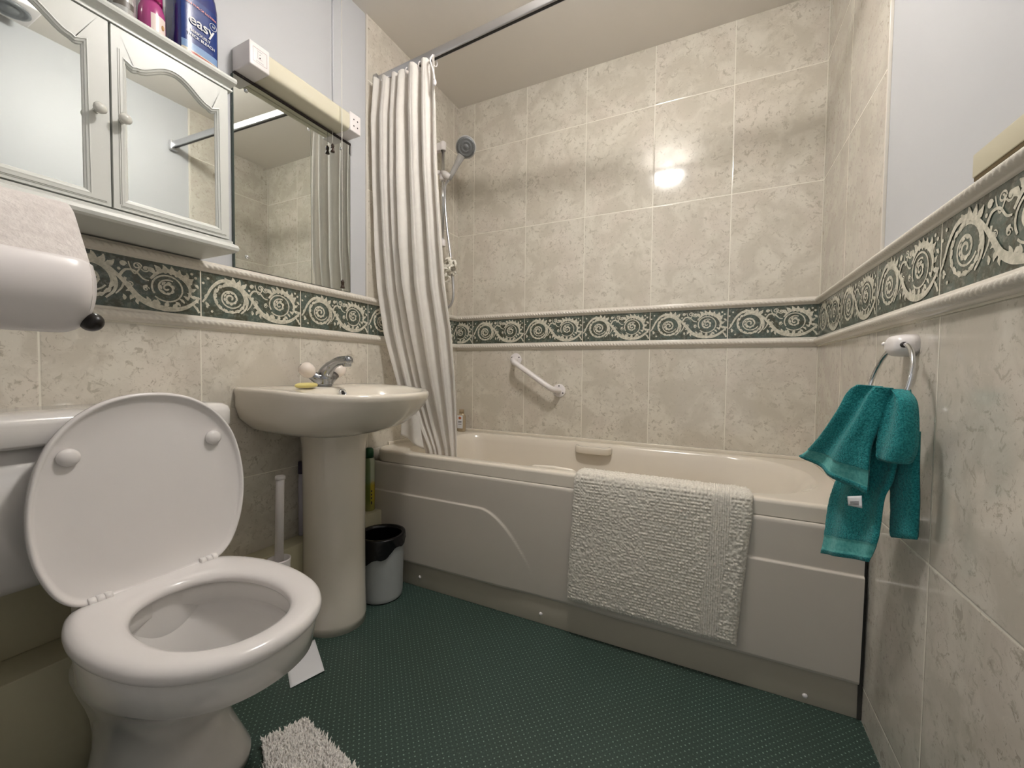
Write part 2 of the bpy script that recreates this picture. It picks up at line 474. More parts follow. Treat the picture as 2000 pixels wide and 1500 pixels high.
    ribbon(c2([(.57, .345), (.53, .28), (.50, .33), (.49, .37)]), .012, .008)
    spiral(.50, .19, .022, .006, 2, -1.2, .007, .007); spiral(.60, .17, .024, .006, 0, 1.2, .007, .007)
    for q in ((.96, .33), (.965, .06), (.93, .36)): dot(q[0], q[1], .012)
    ribbon(c2([(.93, .10), (.97, .05), (.985, .02)]), .016, .02)
    return prims
MOT = motif()
def border(side, s0, s1, u0, du, bg, name, flip=False):
    f = wallmap(side); m = MB()
    a, b = (s0, s1)
    def P(i, j): return f(lerp(a, b, i), .003, lerp(1.050, 1.182, j))
    m.grid(P, 1, 1, 0, False)
    k0 = math.floor((s0 - u0) / du) - 1
    sc = du
    k = k0
    while u0 + k * du < s1:
        t0 = u0 + k * du
        for pi_, pr in enumerate(MOT):
            h = .0034 + .00002 * (pi_ % 40)
            for q in pr:
                pts = []; ok = True
                for p in q:
                    x = p.x; z = 1.0525 + p.y / .4 * .1265
                    if x < .004 or x > .996: ok = False; break
                    s = t0 + (1 - x) * du if flip else t0 + x * du
                    if s < s0 + .002 or s > s1 - .002: ok = False; break
                    z = max(1.0525, min(1.179, z)); pts.append(f(s, h, z))
                if ok: m.add(pts, [(0, 1, 2, 3)], 1, False)
        k += 1
    o = struct(name, m, [bg, MOTIF]); return o
border('left', 0, D, 1.318, .32, BG_L, 'trim_9')
border('back', 0, W, 1.7072, .32, BG_B, 'trim_10')
border('right', 0, D, 1.3468, .325, BG_R, 'trim_11', flip=True)

# low boxing that hides the pipes along the left wall
PIPEBOX = plain('cream_boxing_paint', rgb(206, 198, 168), .45, var=.03)
m = MB(); m.box(0, .115, 0, .70, 0, .281); m.box(0, .012, 0, .70, .281, .50); struct('trim_12', m, PIPEBOX, bevel=.003)
m = MB(); m.box(0, .072, .70, 1.343, 0, .300); struct('trim_13', m, PIPEBOX, bevel=.003)

# ------------------------------------------------------------------ ceiling lamp (the light of the room)
lt = thing('ceiling_lamp', 'round white opal ceiling lamp above the middle of the bathroom floor', 'lamp', LAMP_POS)
lx, ly, lz = LAMP_POS
m = MB(); m.lathe([(.055, 0), (.057, -.003), (.055, -.030), (.046, -.036), (.044, -.086)], LAMP_POS, n=48); obj('lamp_base', m, WPLAST, lt)
em = NT('opal_glass_glow'); em.p(Roughness=.3); em.base((.9, .9, .9, 1))
em.b.inputs['Emission Color'].default_value = LAMP_COL + (1,); em.b.inputs['Emission Strength'].default_value = LAMP_POWER
m = MB(); m.lathe([(.044, -.084), (.060, -.086), (.074, -.093), (.082, -.104), (.083, -.116), (.074, -.129), (.055, -.138), (.032, -.143), (.012, -.144), (.001, -.144)], LAMP_POS, n=48, cap0=False)
obj('lamp_shade', m, em.m, lt)

# ceiling extractor, seen in the cabinet mirror
t = thing('extractor_vent', 'square white ceiling extractor vent seen only in the cabinet mirror', 'vent', (1.555, .635, CZ))
m = MB(); m.box(1.47, 1.64, .56, .71, CZ - .040, CZ); obj('vent_housing', m, WPLAST, t, bevel=.006)
m = MB(); m.lathe([(.06, 0), (.062, -.006), (.05, -.009), (.046, -.004), (.03, -.004), (.028, -.008), (.001, -.008)], (1.555, .635, CZ - .040), n=40)
obj('vent_grille', m, GREYSTEEL, t)

# ------------------------------------------------------------------ bath
def rrect(x0, x1, y0, y1, radii, z, na=16, nx=40, ny=14):
    """rounded rectangle ring, same point count whatever the radii. radii: (x0y0, x1y0, x1y1, x0y1)"""
    r0, r1, r2, r3 = radii; P = []
    def arc(cx, cy, r, a0):
        for k in range(na + 1):
            a = a0 + PI / 2 * k / na; P.append((cx + r * math.cos(a), cy + r * math.sin(a), z))
    def side(p, q, n):
        for k in range(1, n): P.append((lerp(p[0], q[0], k / n), lerp(p[1], q[1], k / n), z))
    arc(x0 + r0, y0 + r0, r0, PI); side((x0 + r0, y0), (x1 - r1, y0), nx)
    arc(x1 - r1, y0 + r1, r1, 1.5 * PI); side((x1, y0 + r1), (x1, y1 - r2), ny)
    arc(x1 - r2, y1 - r2, r2, 0); side((x1 - r2, y1), (x0 + r3, y1), nx)
    arc(x0 + r3, y1 - r3, r3, PI / 2); side((x0, y1 - r3), (x0, y0 + r3 if False else y0 + r0), ny)
    return P
bath = thing('bathtub', 'cream acrylic bathtub with moulded side panel along the tiled back wall', 'bathtub', (W / 2, 1.66, 0))
X0, X1, Y0, Y1 = .0025, W - .0025, 1.334, D - .002
R = []
def ro(ins, z, c=.085): R.append(rrect(X0 + ins * .3, X1 - ins * .3, Y0 + ins, Y1 - ins * .2, (c, .02, .012, .012), z))
ro(.010, .5075); ro(.0015, .5075); ro(0, .5090); ro(0, .5095); ro(0, .5445); ro(0, .5455); ro(.0015, .5510); ro(.005, .5545); ro(.010, .5560); ro(.011, .5560)
def ri(x0, x1, y0, y1, rl, rr, z): R.append(rrect(x0, x1, y0, y1, (rl, rr, rr, rl), z))
ri(.124, 1.648, 1.369, 1.958, .10, .262, .5560)
ri(.125, 1.646, 1.370, 1.957, .10, .26, .5558)
ri(.130, 1.640, 1.375, 1.953, .10, .257, .553)
ri(.136, 1.630, 1.381, 1.947, .098, .25, .545)
ri(.145, 1.610, 1.392, 1.940, .095, .245, .52)
ri(.165, 1.56, 1.425, 1.925, .095, .235, .42)
ri(.19, 1.48, 1.445, 1.905, .095, .22, .28)
ri(.22, 1.40, 1.47, 1.88, .09, .19, .19)
ri(.27, 1.33, 1.51, 1.84, .08, .15, .165)
m = MB(); m.loft(R, 0, False, True); obj('tub', m, ACRYL, bath)
# upstand / sealant line at the walls
m = MB(); m.box(.003, W - .003, D - .016, D - .001, .555, .5705); m.box(.001, .012, 1.44, D - .005, .555, .5705); m.box(W - .012, W - .001, 1.36, D - .005, .555, .5705)
obj('sealant_bead', m, ACRYL, bath, bevel=.003)
# moulded panel
def panel_h(x, z):
    zr = .389
    def ledge(dx, sgn):
        # dx: distance from the outer end of the panel
        x1 = .56
        if dx < x1: zz_ = zr
        else: zz_ = zr - 1.25 * (dx - x1) ** 2 / .34 - .30 * max(0, dx - x1) ** 1.3
        side = smooth((zz_ - z) / .0055)
        fade = 1 - smooth((dx - .60) / .20)
        return side * fade
    a = ledge(x, 1); b = ledge(W - x, 1) if x > .85 else 0
    h = .006 * max(a, b)
    return h
def P(u, v):
    x = lerp(.006, W - .010, u); z = lerp(.098, .5068, v)
    y = 1.3270 - panel_h(x, z) + .012 * (max(0, .503 - z) / .4) ** 1.6
    if v > .970: y += .008 * (1 - math.sqrt(max(0, 1 - ((v - .970) / .030) ** 2)))
    if v < .02: y += .004 * ((.02 - v) / .02)
    return (x, y, z)
m = MB(); m.grid(P, 300, 200)
m.box(.006, W - .010, 1.350, 1.356, .098, .503)
obj('side_panel', m, PANEL, bath)
m = MB(); m.box(.004, W - .006, 1.346, 1.358, .0, .0965); pl = obj('plinth', m, PLINTH, bath, bevel=.002)
m = MB()
for sx_, sz_ in ((.2647, .043), (.8048, .036), (1.5853, .022)):
    m = MB(); m.lathe([(.0065, 0), (.006, -.003), (.003, -.005), (.0005, -.0055)], (sx_, 1.346, sz_), (0, 1, 0), 16, cap0=False)
    obj('screw_cap', m, WPLAST, pl)
m = MB(); m.box(W - .0095, W - .001, 1.343, 1.36, .002, .505); obj('end_gap', m, CABGAP, bath)
# moulded hand grips on the inner sides
def grip(xc, y, sgn):
    m = MB(); pts = []
    n = 26
    def ring(sc, z, inset=0):
        P = []
        for k in range(n + 1):
            a = PI * k / n
            px = xc + (.088 - inset) * math.copysign(abs(math.cos(a)) ** .55, math.cos(a)) * sc
            py = y - sgn * (.048 - inset) * abs(math.sin(a)) ** .55 * sc
            P.append((px, py, z))
        return P
    outer = [ring(.95, .512), ring(1, .517), ring(1, .538), ring(.97, .545), ring(.97, .546, .012), ring(.97, .535, .014)]
    m.loft(outer, 0, True, True, closed=False)
    m.add([p for p in ring(1, .53)], [], 0)
    return m
obj('hand_grip', grip(.83, 1.944, 1), ACRYL, bath)
m = MB(); m.tube([(.74, 1.380, .548), (.76, 1.378, .555), (.83, 1.377, .558), (.90, 1.378, .555), (.92, 1.380, .548)], [.005, .007, .008, .007, .005]); obj('hand_grip', m, ACRYL, bath)
m = MB(); m.lathe([(.028, 0), (.028, .003), (.022, .004), (.001, .0045)], (.42, 1.67, .166), (0, 0, 1), 24); obj('drain', m, CHROME, bath)

# small toiletry bottle on the bath corner
t = thing('toiletry_bottle', 'small clear bottle with white label and orange fruit on far bath corner', 'bottle', (.066, 1.957, .5565))
def oval_loft(m, c, prof, mi=0, n=28, ex=2.6, rot=0, mif=None):
    rings = []
    for rx, ry, z in prof:
        ring = []
        for k in range(n):
            a = 2 * PI * k / n; px = rx * math.copysign(abs(math.cos(a)) ** (2 / ex), math.cos(a)); py = ry * math.copysign(abs(math.sin(a)) ** (2 / ex), math.sin(a))
            ring.append((c[0] + px * math.cos(rot) - py * math.sin(rot), c[1] + px * math.sin(rot) + py * math.cos(rot), c[2] + z))
        rings.append(ring)
    m.loft(rings, mi, True, True)
CLEAR = plain('cloudy_beige_plastic', rgb(176, 158, 130), .15, var=.05)
m = MB(); oval_loft(m, (.066, 1.957, .5565), [(.022, .014, 0), (.0245, .016, .004), (.0245, .016, .085), (.019, .013, .098), (.010, .010, .103)]); obj('bottle_body', m, CLEAR, t)
m = MB(); oval_loft(m, (.066, 1.957, .6595), [(.0135, .012, 0), (.0135, .012, .02), (.012, .0105, .022)]); obj('cap', m, plain('pale_brown_cap', rgb(172, 152, 124), .3), t)
m = MB(); m.box(.048, .084, 1.9395, 1.9408, .575, .648); lb = obj('label', m, CARD, t, bevel=.0005)
m = MB(); m.ball((.066, 1.9394, .633), .009, .0008, .008); obj('fruit_print', m, plain('orange_print', rgb(182, 92, 48), .5), lb)
m = MB()
for zq in (.612, .606, .597): m.box(.055, .077, 1.9388, 1.9396, zq, zq + .0025)
obj('small_print', m, DARKMARK, lb)

# ------------------------------------------------------------------ shower curtain rail
rail = thing('curtain_rail', 'satin aluminium shower curtain rail spanning the bathroom over the bath edge', 'rail', (W / 2, 1.33, 2.13))
def ry(x): return 1.366 - .104 * x / W          # the rail runs slightly askew
def skew(x0, x1, dy0, dy1, z0, z1):
    m = MB(); v = [(x, ry(x) + dy, z) for x in (x0, x1) for dy in (dy0, dy1) for z in (z0, z1)]
    m.add(v, [(0, 1, 3, 2), (4, 6, 7, 5), (0, 4, 5, 1), (2, 3, 7, 6), (0, 2, 6, 4), (1, 5, 7, 3)], 0, False); return m
rb_ = obj('rail_bar', skew(.004, W - .004, -.011, .011, 2.119, 2.152), SATIN, rail, bevel=.004)
obj('runner_slot', skew(.006, W - .006, -.0045, .0045, 2.1175, 2.1195), BLACK, rb_)
for xa in (.0, W - .022):
    obj('end_bracket', skew(xa, xa + .022, -.019, .019, 2.106, 2.158), SATIN, rail, bevel=.004)

# shower curtain
cur = thing('shower_curtain', 'white gathered shower curtain hanging at the tap end of the bath', 'curtain', (.2, 1.36, .56))
CT = [  # z, x_left, x_right, y centre, pleat amplitude
 (.50, .215, .376, 1.455, .006), (.56, .205, .377, 1.450, .007), (.66, .150, .380, 1.442, .009), (.84, .080, .386, 1.42, .013), (1.06, .036, .388, 1.388, .020),
 (1.25, .022, .370, 1.366, .027), (1.42, .020, .366, 1.350, .028), (1.70, .018, .352, 1.340, .028), (1.95, .016, .345, 1.338, .026), (2.11, .030, .338, 1.333, .014)]
def C(u, v):
    uu = u + .018 * math.sin(2 * PI * 2.3 * u + 1.0)
    hem = .50
    topz = 2.108 + .014 * abs(math.cos(PI * 6 * u)) - .004
    z = lerp(hem, topz, v)
    xl, xr, yc, A = interp(CT, z)
    KP = [0, .20, .33, .43, .66, .86, 1.0001]          # uneven pleats
    kk = max(i for i in range(6) if KP[i] <= max(0, min(1, uu)))
    fr_ = (uu - KP[kk]) / (KP[kk + 1] - KP[kk]); ph = 2 * PI * (kk + fr_)
    wid = (KP[kk + 1] - KP[kk]) / .2
    c_ = math.cos(ph); w = math.copysign(abs(c_) ** .8, c_) * -1 + .12 * math.sin(2 * ph + z)
    amp = A * min(1.15, .35 + .7 * wid)
    x = lerp(xl, xr, uu) + .25 * A * wid * math.sin(ph)
    y = yc + amp * w + .004 * math.sin(5 * z + 9 * u)
    if z > 1.6: y += 0
    return (max(x, .006), y, z)
m = MB(); m.grid(C, 260, 90); obj('curtain_cloth', m, CURT, cur, solid=.0012)
# tail of the curtain drooping over the rim corner
def C2(u, v):
    a = (.098, 1.428, .86); b = (.150, 1.430, .86)
    c = (.098, 1.418, .612); d_ = (.222, 1.418, .560)
    p = [lerp(lerp(a[i], b[i], u), lerp(c[i], d_[i], u), v) for i in range(3)]
    p[1] += .008 * math.sin(7 * u) * v
    return tuple(p)
m = MB(); m.grid(C2, 30, 30); obj('curtain_hem', m, CURT, cur, solid=.0012)
for i in range(9):
    uh = .03 + .94 * i / 8
    x = lerp(.042, .338, uh)
    m = MB()
    yy = ry(x) - .004
    pts = [(x, yy + .016 * math.sin(a), 2.108 + .020 * math.cos(a)) for a in [2 * PI * k / 14 for k in range(14)]]
    m.tube(pts, .0022, 8, closed=True)
    obj('curtain_hook', m, WPLAST, cur)
m = MB()
m.tube(cr([(.338, 1.318, 2.112), (.332, 1.310, 2.09), (.342, 1.308, 2.06), (.352, 1.306, 2.03), (.356, 1.306, 2.005)], 5), [.0035] * 20 + [.006], 8)
m.ball((.3565, 1.306, 1.995), .008, .006, .013)
obj('curtain_toggle', m, WPLAST, cur)

# ------------------------------------------------------------------ shower riser, handset, hose
sh = thing('shower_set', 'chrome shower riser rail with grey handset on the left wall over the bath', 'shower', (.0, 1.786, 1.5))
YR = 1.786
m = MB(); m.tube([(.052, YR, 1.565), (.052, YR, 2.055)], .0085, 16); obj('riser_rail', m, CHROME, sh)
for zb_, zt in ((2.035, 2.075), (1.545, 1.575)):
    m = MB(); m.box(.0, .055, YR - .014, YR + .014, zb_, zt); m.lathe([(.0155, 0), (.0155, zt - zb_), (.012, zt - zb_ + .006)], (.052, YR, zb_), n=20); obj('rail_bracket', m, WPLAST, sh, bevel=.003)
m = MB(); m.lathe([(.017, -.022), (.019, -.018), (.019, .018), (.017, .022)], (.052, YR, 1.905), n=24)
m.tube([(.045, YR - .005, 1.925), (.075, YR - .012, 1.905), (.108, YR - .014, 1.882)], [.012, .017, .016], 16)
m.tube([(.052, YR - .03, 1.91), (.022, YR - .045, 1.918)], [.012, .007], 12)
obj('handset_holder', m, WPLAST, sh)
ax = Vector((.105, .0, .145)).normalized()
b0 = Vector((.098, YR - .012, 1.875))
fd = Vector((.40, -.80, -.42)).normalized()      # way the spray face looks
m = MB(); pts = [b0, b0 + ax * .04, b0 + ax * .08, b0 + ax * .130]
m.tube(pts, [.0115, .0125, .014, .020], 16)
hc = b0 + ax * .172
e1 = (ax - fd * ax.dot(fd)).normalized()
m.lathe([(.014, -.024), (.038, -.018), (.051, -.004), (.052, .004), (.049, .008)], hc, fd, 36, cap1=True)
hs = obj('handset', m, plain('silver_grey_plastic', rgb(190, 188, 186), .25), sh)
m = MB(); m.lathe([(.047, .0082), (.045, .0105), (.033, .0105), (.031, .009), (.028, .0105), (.017, .0105), (.015, .009), (.012, .011), (.001, .012)], hc, fd, 36); sf = obj('spray_face', m, GREYSTEEL, hs)
m = MB()
e2 = fd.cross(e1)
for rr, nn in ((.039, 24), (.0225, 14), (.007, 6)):
    for k in range(nn):
        a = 2 * PI * k / nn; c = hc + fd * .0105 + (e1 * math.cos(a) + e2 * math.sin(a)) * rr
        m.ball(c, .0016, n=6, m=4)
tag(obj('nozzles', m, plain('nozzle_rubber', rgb(86, 88, 90), .6), sf))
m = MB()
hp = cr([tuple(b0 - ax * .005), (.075, YR - .012, 1.845), (.066, YR, 1.77), (.075, YR + .004, 1.65), (.094, YR + .01, 1.50), (.110, YR + .012, 1.36), (.112, YR + .012, 1.28), (.095, YR + .006, 1.235), (.05, YR - .01, 1.215), (.01, YR - .02, 1.21)], 14)
rs = [.0062 + (.0007 if i % 2 else 0) for i in range(len(hp))]
m.tube(hp, rs, 12); obj('shower_hose', m, SATIN, sh)
m = MB(); 
# bath puff hanging on the hose
t = thing('bath_puff', 'white net bath puff hanging on the shower hose', 'bath puff', (.088, 1.775, 1.34))
m = MB(); random.seed(5)
for k in range(42):
    th = random.uniform(0, 2 * PI); ph = math.acos(random.uniform(-1, 1)); r = random.uniform(.028, .046)
    c = Vector((.096, 1.765, 1.418)) + Vector((math.sin(ph) * math.cos(th), math.sin(ph) * math.sin(th), math.cos(ph) * 1.25)) * r
    a, b = Vector((random.uniform(-1, 1), random.uniform(-1, 1), random.uniform(-1, 1))).normalized(), Vector((random.uniform(-1, 1), random.uniform(-1, 1), random.uniform(-1, 1))).normalized()
    def PF(u, v, c=c, a=a, b=b, k=k): return tuple(c + a * .018 * math.cos(2 * PI * u) + b * .018 * math.sin(2 * PI * u) + a.cross(b) * (.012 * (v - .5) + .006 * math.sin(4 * PI * u)))
    m.grid(PF, 14, 2)
m.ball((.090, 1.765, 1.412), .026, .026, .034)
obj('net_ruffle', m, PUFF, t)
m = MB(); m.tube([(.090, 1.765, 1.44), (.094, 1.778, 1.50), (.098, 1.790, 1.515)], .0015, 6); obj('hanging_loop', m, CORD, t)

# ------------------------------------------------------------------ grab bar
gb = thing('grab_bar', 'white metal grab bar fixed diagonally to the tiles above the bath', 'grab bar', (.50, D, .80))
A_ = Vector((.379, D, .962)); B_ = Vector((.628, D, .803))
dA = (B_ - A_).normalized(); o_ = Vector((0, -1, 0))
pts = cr([tuple(A_ + o_ * .003), tuple(A_ + o_ * .036 + dA * .003), tuple(A_ + o_ * .066 + dA * .022), tuple(A_ + o_ * .074 + dA * .06), tuple(B_ + o_ * .074 - dA * .06), tuple(B_ + o_ * .066 - dA * .022), tuple(B_ + o_ * .036 - dA * .003), tuple(B_ + o_ * .003)], 8)
m = MB(); m.tube(pts, .0138, 18); obj('handrail', m, WPLAST, gb)
for c in (A_, B_):
    m = MB(); m.lathe([(.034, 0), (.034, .003), (.031, .0055), (.013, .0065)], c, (0, -1, 0), 32); fl = obj('flange', m, WPLAST, gb)
    for k in range(3):
        a = PI / 2 + 2 * PI * k / 3 + (.0 if c is B_ else PI)
        m = MB(); m.lathe([(.0036, .0055), (.0030, .0078), (.0003, .008)], c + Vector((.024 * math.cos(a), 0, .024 * math.sin(a))), (0, -1, 0), 10); obj('screw', m, DARKMARK, fl)

# ------------------------------------------------------------------ wall cabinet
cab = thing('mirror_cabinet', 'off-white wall cabinet with two arched mirror doors above the toilet', 'cabinet', (.08, .433, 1.214))
CY0, CY1 = .180, .671
m = MB(); m.box(.0, .142, CY0, CY1, 1.222, 1.672); obj('cabinet_body', m, CABW, cab, bevel=.002)
def moulding(name, prof, y0, y1):
    """profile of (x, z) swept along y, with return at the visible end"""
    m = MB()
    rings = [[(x, y0 - (x - .142) * .4, z) for x, z in prof], [(x, y1 + (x - .142) * .4, z) for x, z in prof]]
    r3 = [(.0, y1 + (x - .142) * .4, z) for x, z in prof]; r0 = [(.0, y0 - (x - .142) * .4, z) for x, z in prof]
    m.loft([r0] + rings + [r3], 0, False, False, closed=False, smooth=False)
    m.add(r0[:], [tuple(range(len(prof)))], 0, False)
    # top and bottom caps
    for q in (0, -1):
        z = prof[q][1]; x = prof[q][0]
        m.add([(0, y0 - (x - .142) * .4, z), (x, y0 - (x - .142) * .4, z), (x, y1 + (x - .142) * .4, z), (0, y1 + (x - .142) * .4, z)], [(0, 1, 2, 3)], 0, False)
    o = obj(name, m, CABW, cab); return o
moulding('cornice', [(.142, 1.6395), (.163, 1.640), (.163, 1.644), (.159, 1.6455), (.160, 1.650), (.168, 1.654), (.1745, 1.659), (.176, 1.665), (.1745, 1.671), (.169, 1.674)], CY0, CY1)
moulding('base_moulding', [(.142, 1.214), (.168, 1.214), (.175, 1.218), (.177, 1.225), (.174, 1.232), (.165, 1.236), (.160, 1.238), (.160, 1.244), (.142, 1.245)], CY0, CY1)
XF = .160
def door(y0, y1, knob_y, oy0, oy1, name='door'):
    z0, z1 = 1.2475, 1.6385
    ym = (y0 + y1) / 2; hw = (y1 - y0) / 2
    ow = (oy1 - oy0) / 2                      # opening half width
    zb_ = 1.276
    def ztop(t):                         # t in -1..1 across the opening
        a = abs(t)
        if a > .80: return 1.563 - .004 * math.sin((1 - a) / .2 * PI)
        return 1.563 + .036 * (0.5 + 0.5 * math.cos(PI * a / .80)) ** .9
    NP = 48
    yd, ym = ym, (oy0 + oy1) / 2
    open_ = [(ym - ow, zb_)] + [(ym - ow + 2 * ow * k / NP, ztop(-1 + 2 * k / NP)) for k in range(NP + 1)] + [(ym + ow, zb_)] + [(ym + ow - 2 * ow * k / 12, zb_) for k in range(1, 12)]
    n = len(open_)
    cy, cz = ym, (zb_ + 1.57) / 2
    def off(pts, d):
        out = []
        for i, p in enumerate(pts):
            a = Vector(pts[i - 1]); b = Vector(pts[(i + 1) % len(pts)]); q = Vector(p)
            t1 = (q - a); t2 = (b - q)
            if t1.length < 1e-6 or t2.length < 1e-6: t = (b - a)
            t1.normalize(); t2.normalize()
            n1 = Vector((-t1.y, t1.x)); n2 = Vector((-t2.y, t2.x)); nn = (n1 + n2)
            if nn.length < 1e-5: nn = n1
            nn.normalize(); k = 1 / max(.6, nn.dot(n1))
            out.append(tuple(q + nn * d * k))
        return out
    # outer rectangle sampled against the opening ring
    o2 = off(open_, .012); outer = []
    for i, (y, z) in enumerate(open_):
        if i == 0: outer.append((y0, z0))
        elif 1 <= i <= NP + 1:
            k = (i - 1) / NP; outer.append((lerp(y0, y1, k), z1))
        elif i == NP + 2: outer.append((y1, z0))
        else:
            k = (i - NP - 2) / 12; outer.append((lerp(y1, y0, k), z0))
    m = MB()
    def ring(p, x): return [(x, a, b) for a, b in p]
    def mixp(p, q, t): return [(lerp(a[0], b[0], t), lerp(a[1], b[1], t)) for a, b in zip(p, q)]
    rings = [ring(open_, XF - .010), ring(off(open_, .002), XF - .0065), ring(off(open_, .005), XF - .0045), ring(off(open_, .0055), XF - .0028), ring(off(open_, .0095), XF - .0012), ring(off(open_, .010), XF + .0004), ring(off(open_, .0125), XF),
             ring(mixp(outer, off(open_, .0125), .02), XF), ring(outer, XF - .0015), ring(outer, .1425)]
    m.loft(rings, 0, False, False, smooth=False)
    d = obj(name, m, CABW, cab)
    # incised border lines along the stiles and bottom rail
    m = MB()
    for yy in (y0 + .0105, y0 + .0135) if knob_y > ym - 1 else (): m.box(XF - .0002, XF + .0006, yy, yy + .0008, z0 + .012, z1 - .045)
    m.box(XF - .0002, XF + .0006, y0 + .012, y1 - .008, z0 + .0085, z0 + .0095)
    m.box(XF - .0002, XF + .0006, y0 + .012, y1 - .008, z0 + .0060, z0 + .0067)
    obj('incised_lines', m, plain('line_shadow', rgb(150, 150, 140), .6), d)
    m = MB(); m.add(ring(off(open_, .003), XF - .0088), [tuple(range(n))], 0, False); obj('mirror_pane', m, MIRROR, d)
    m = MB(); m.lathe([(.0055, 0), (.0045, .007), (.0050, .011), (.0105, .0165), (.0115, .021), (.009, .0255), (.002, .0275)], (XF, knob_y, 1.440), (1, 0, 0), 24); obj('knob', m, plain('white_knob_gloss', rgb(222, 220, 212), .12), d)
door(.4320, .6690, .4470, .461, .639)
door(.1850, .4285, .4060, .212, .386)
m = MB(); m.box(.1425, .146, .4285, .4320, 1.2475, 1.6385); obj('door_gap', m, CABGAP, cab)

# ------------------------------------------------------------------ things on top of the cabinet
TOPZ = 1.660
def text_mesh(s, size, bold=True, ext=.0003):
    cu = bpy.data.curves.new('txt', 'FONT'); cu.body = s; cu.size = size; cu.extrude = ext; cu.align_x = 'CENTER'; cu.align_y = 'CENTER'
    if bold: cu.offset = size * .012
    ob = bpy.data.objects.new('txt', cu); COL.objects.link(ob)
    dg = bpy.context.evaluated_depsgraph_get(); me = bpy.data.meshes.new_from_object(ob.evaluated_get(dg))
    vs = [tuple(v.co) for v in me.vertices]; fs = [tuple(p.vertices) for p in me.polygons]
    bpy.data.objects.remove(ob); bpy.data.curves.remove(cu); bpy.data.meshes.remove(me)
    return vs, fs
def text_on(name, s, size, c, right, upv, mat, parent, bold=True, ext=.0003):
    vs, fs = text_mesh(s, size, bold, ext); right = Vector(right).normalized(); upv = Vector(upv).normalized(); nn = right.cross(upv); c = Vector(c)
    def wrap(p):
        if name not in ('brand_text', 'label_text'): return tuple(p)
        a = (p - Vector(BC)).dot(rgt); return tuple(p + nrm * (bh(a) - .034 + .0016))
    m = MB(); m.add([wrap(c + right * v[0] + upv * v[1] + nn * v[2]) for v in vs], fs, 0, False)
    return obj(name, m, mat, parent)
# support board inside the cornice
# blue bleach bottle
t = thing('bleach_bottle', 'large dark blue bleach bottle on top of the cabinet, rightmost of three', 'bottle', (.112, .612, 1.6745))
BC = (.112, .612, 1.6745); BR = PI / 2 + .10
NAVY = plain('navy_bottle', rgb(30, 42, 108), .12, var=.03, coat=.5)
m = MB(); oval_loft(m, BC, [(.046, .030, 0), (.050, .033, .006), (.051, .034, .06), (.051, .034, .16), (.048, .032, .185), (.038, .028, .215), (.024, .022, .24), (.017, .017, .252), (.017, .017, .265)], rot=BR, ex=4, n=64); obj('bottle_body', m, NAVY, t)
m = MB(); m.lathe([(.022, 0), (.022, .035), (.018, .04)], (BC[0], BC[1], BC[2] + .265)); obj('cap', m, plain('red_cap', rgb(170, 32, 40), .3), t)
# label: local frame of the front face
rgt = Vector((math.cos(BR), math.sin(BR), 0)); nrm = Vector((rgt.y, -rgt.x, 0)); upz = Vector((0, 0, 1))
def bh(a): return .034 * (1 - min(1, abs(a) / .051) ** 4) ** .25      # how far the bottle face stands out at a
def bpt(a, b, h=0): return Vector(BC) + rgt * a + nrm * (.0341 + h) + upz * b
def patch(name, a0, a1, b0, b1, mat, parent, h=.0003, th=.0008):
    m = MB()
    def G(hh): return lambda u, v: tuple(Vector(BC) + rgt * lerp(a0, a1, u) + nrm * (bh(lerp(a0, a1, u)) + hh) + upz * lerp(b0, b1, v))
    m.grid(G(h + th), 20, 1); m.grid(G(h - .001), 20, 1); return obj(name, m, mat, parent)
lab = patch('label', -.044, .040, .028, .150, plain('blue_label', rgb(20, 50, 118), .25), t)
patch('label_band', -.044, .040, .020, .038, plain('light_blue_band', rgb(120, 150, 190), .3), lab, .0009)
patch('label_band', -.044, .040, .008, .020, plain('cream_band', rgb(205, 198, 176), .3), lab, .0009)
patch('label_band', -.030, .040, .009, .017, plain('red_band', rgb(168, 60, 44), .3), lab, .0018)
text_on('brand_text', 'easy', .035, bpt(.000, .094, .0016), rgt, upz, CARD, lab)
text_on('label_text', 'SERIOUSLY', .0098, bpt(-.004, .067, .0014), rgt, upz, CARD, lab)
text_on('label_text', 'THICK BLEACH', .0098, bpt(-.002, .056, .0014), rgt, upz, CARD, lab)
text_on('label_text', 'KILLS 99.9% OF BACTERIA', .0066, bpt(-.001, .132, .0014), rgt, upz, plain('pink_print', rgb(222, 150, 150), .4), lab)
m = MB()
cc = bpt(.028, .113, .0016)
m.tube([tuple(cc + (rgt * math.cos(2 * PI * k / 24) + upz * math.sin(2 * PI * k / 24)) * .0085) for k in range(24)], .0007, 6, closed=True); obj('round_badge', m, CARD, lab)
text_on('label_text', '10', .008, cc, rgt, upz, CARD, lab)
# pink bottle
t = thing('pink_bottle', 'magenta bottle with round shoulders and pale label, middle of the three on the cabinet', 'bottle', (.125, .520, 1.6745))
PC = (.125, .520, 1.6745)
m = MB(); m.lathe([(.022, 0), (.0255, .004), (.0255, .05), (.025, .062), (.0215, .076), (.0175, .084)], PC, n=32); obj('bottle_body', m, plain('magenta_plastic', rgb(176, 66, 130), .16, coat=.4), t)
m = MB(); m.lathe([(.0205, .084), (.021, .088), (.0205, .135), (.018, .139)], PC, n=32); obj('cap', m, plain('dark_magenta_cap', rgb(150, 26, 92), .2), t)
def LB(u, v):
    a = -.45 + 1.3 * u; r = .0259
    return (PC[0] + r * math.cos(a), PC[1] + r * math.sin(a), PC[2] + .006 + .044 * v)
m = MB(); m.grid(LB, 14, 1); lb = obj('label', m, plain('pale_pink_label', rgb(232, 214, 208), .3), t)
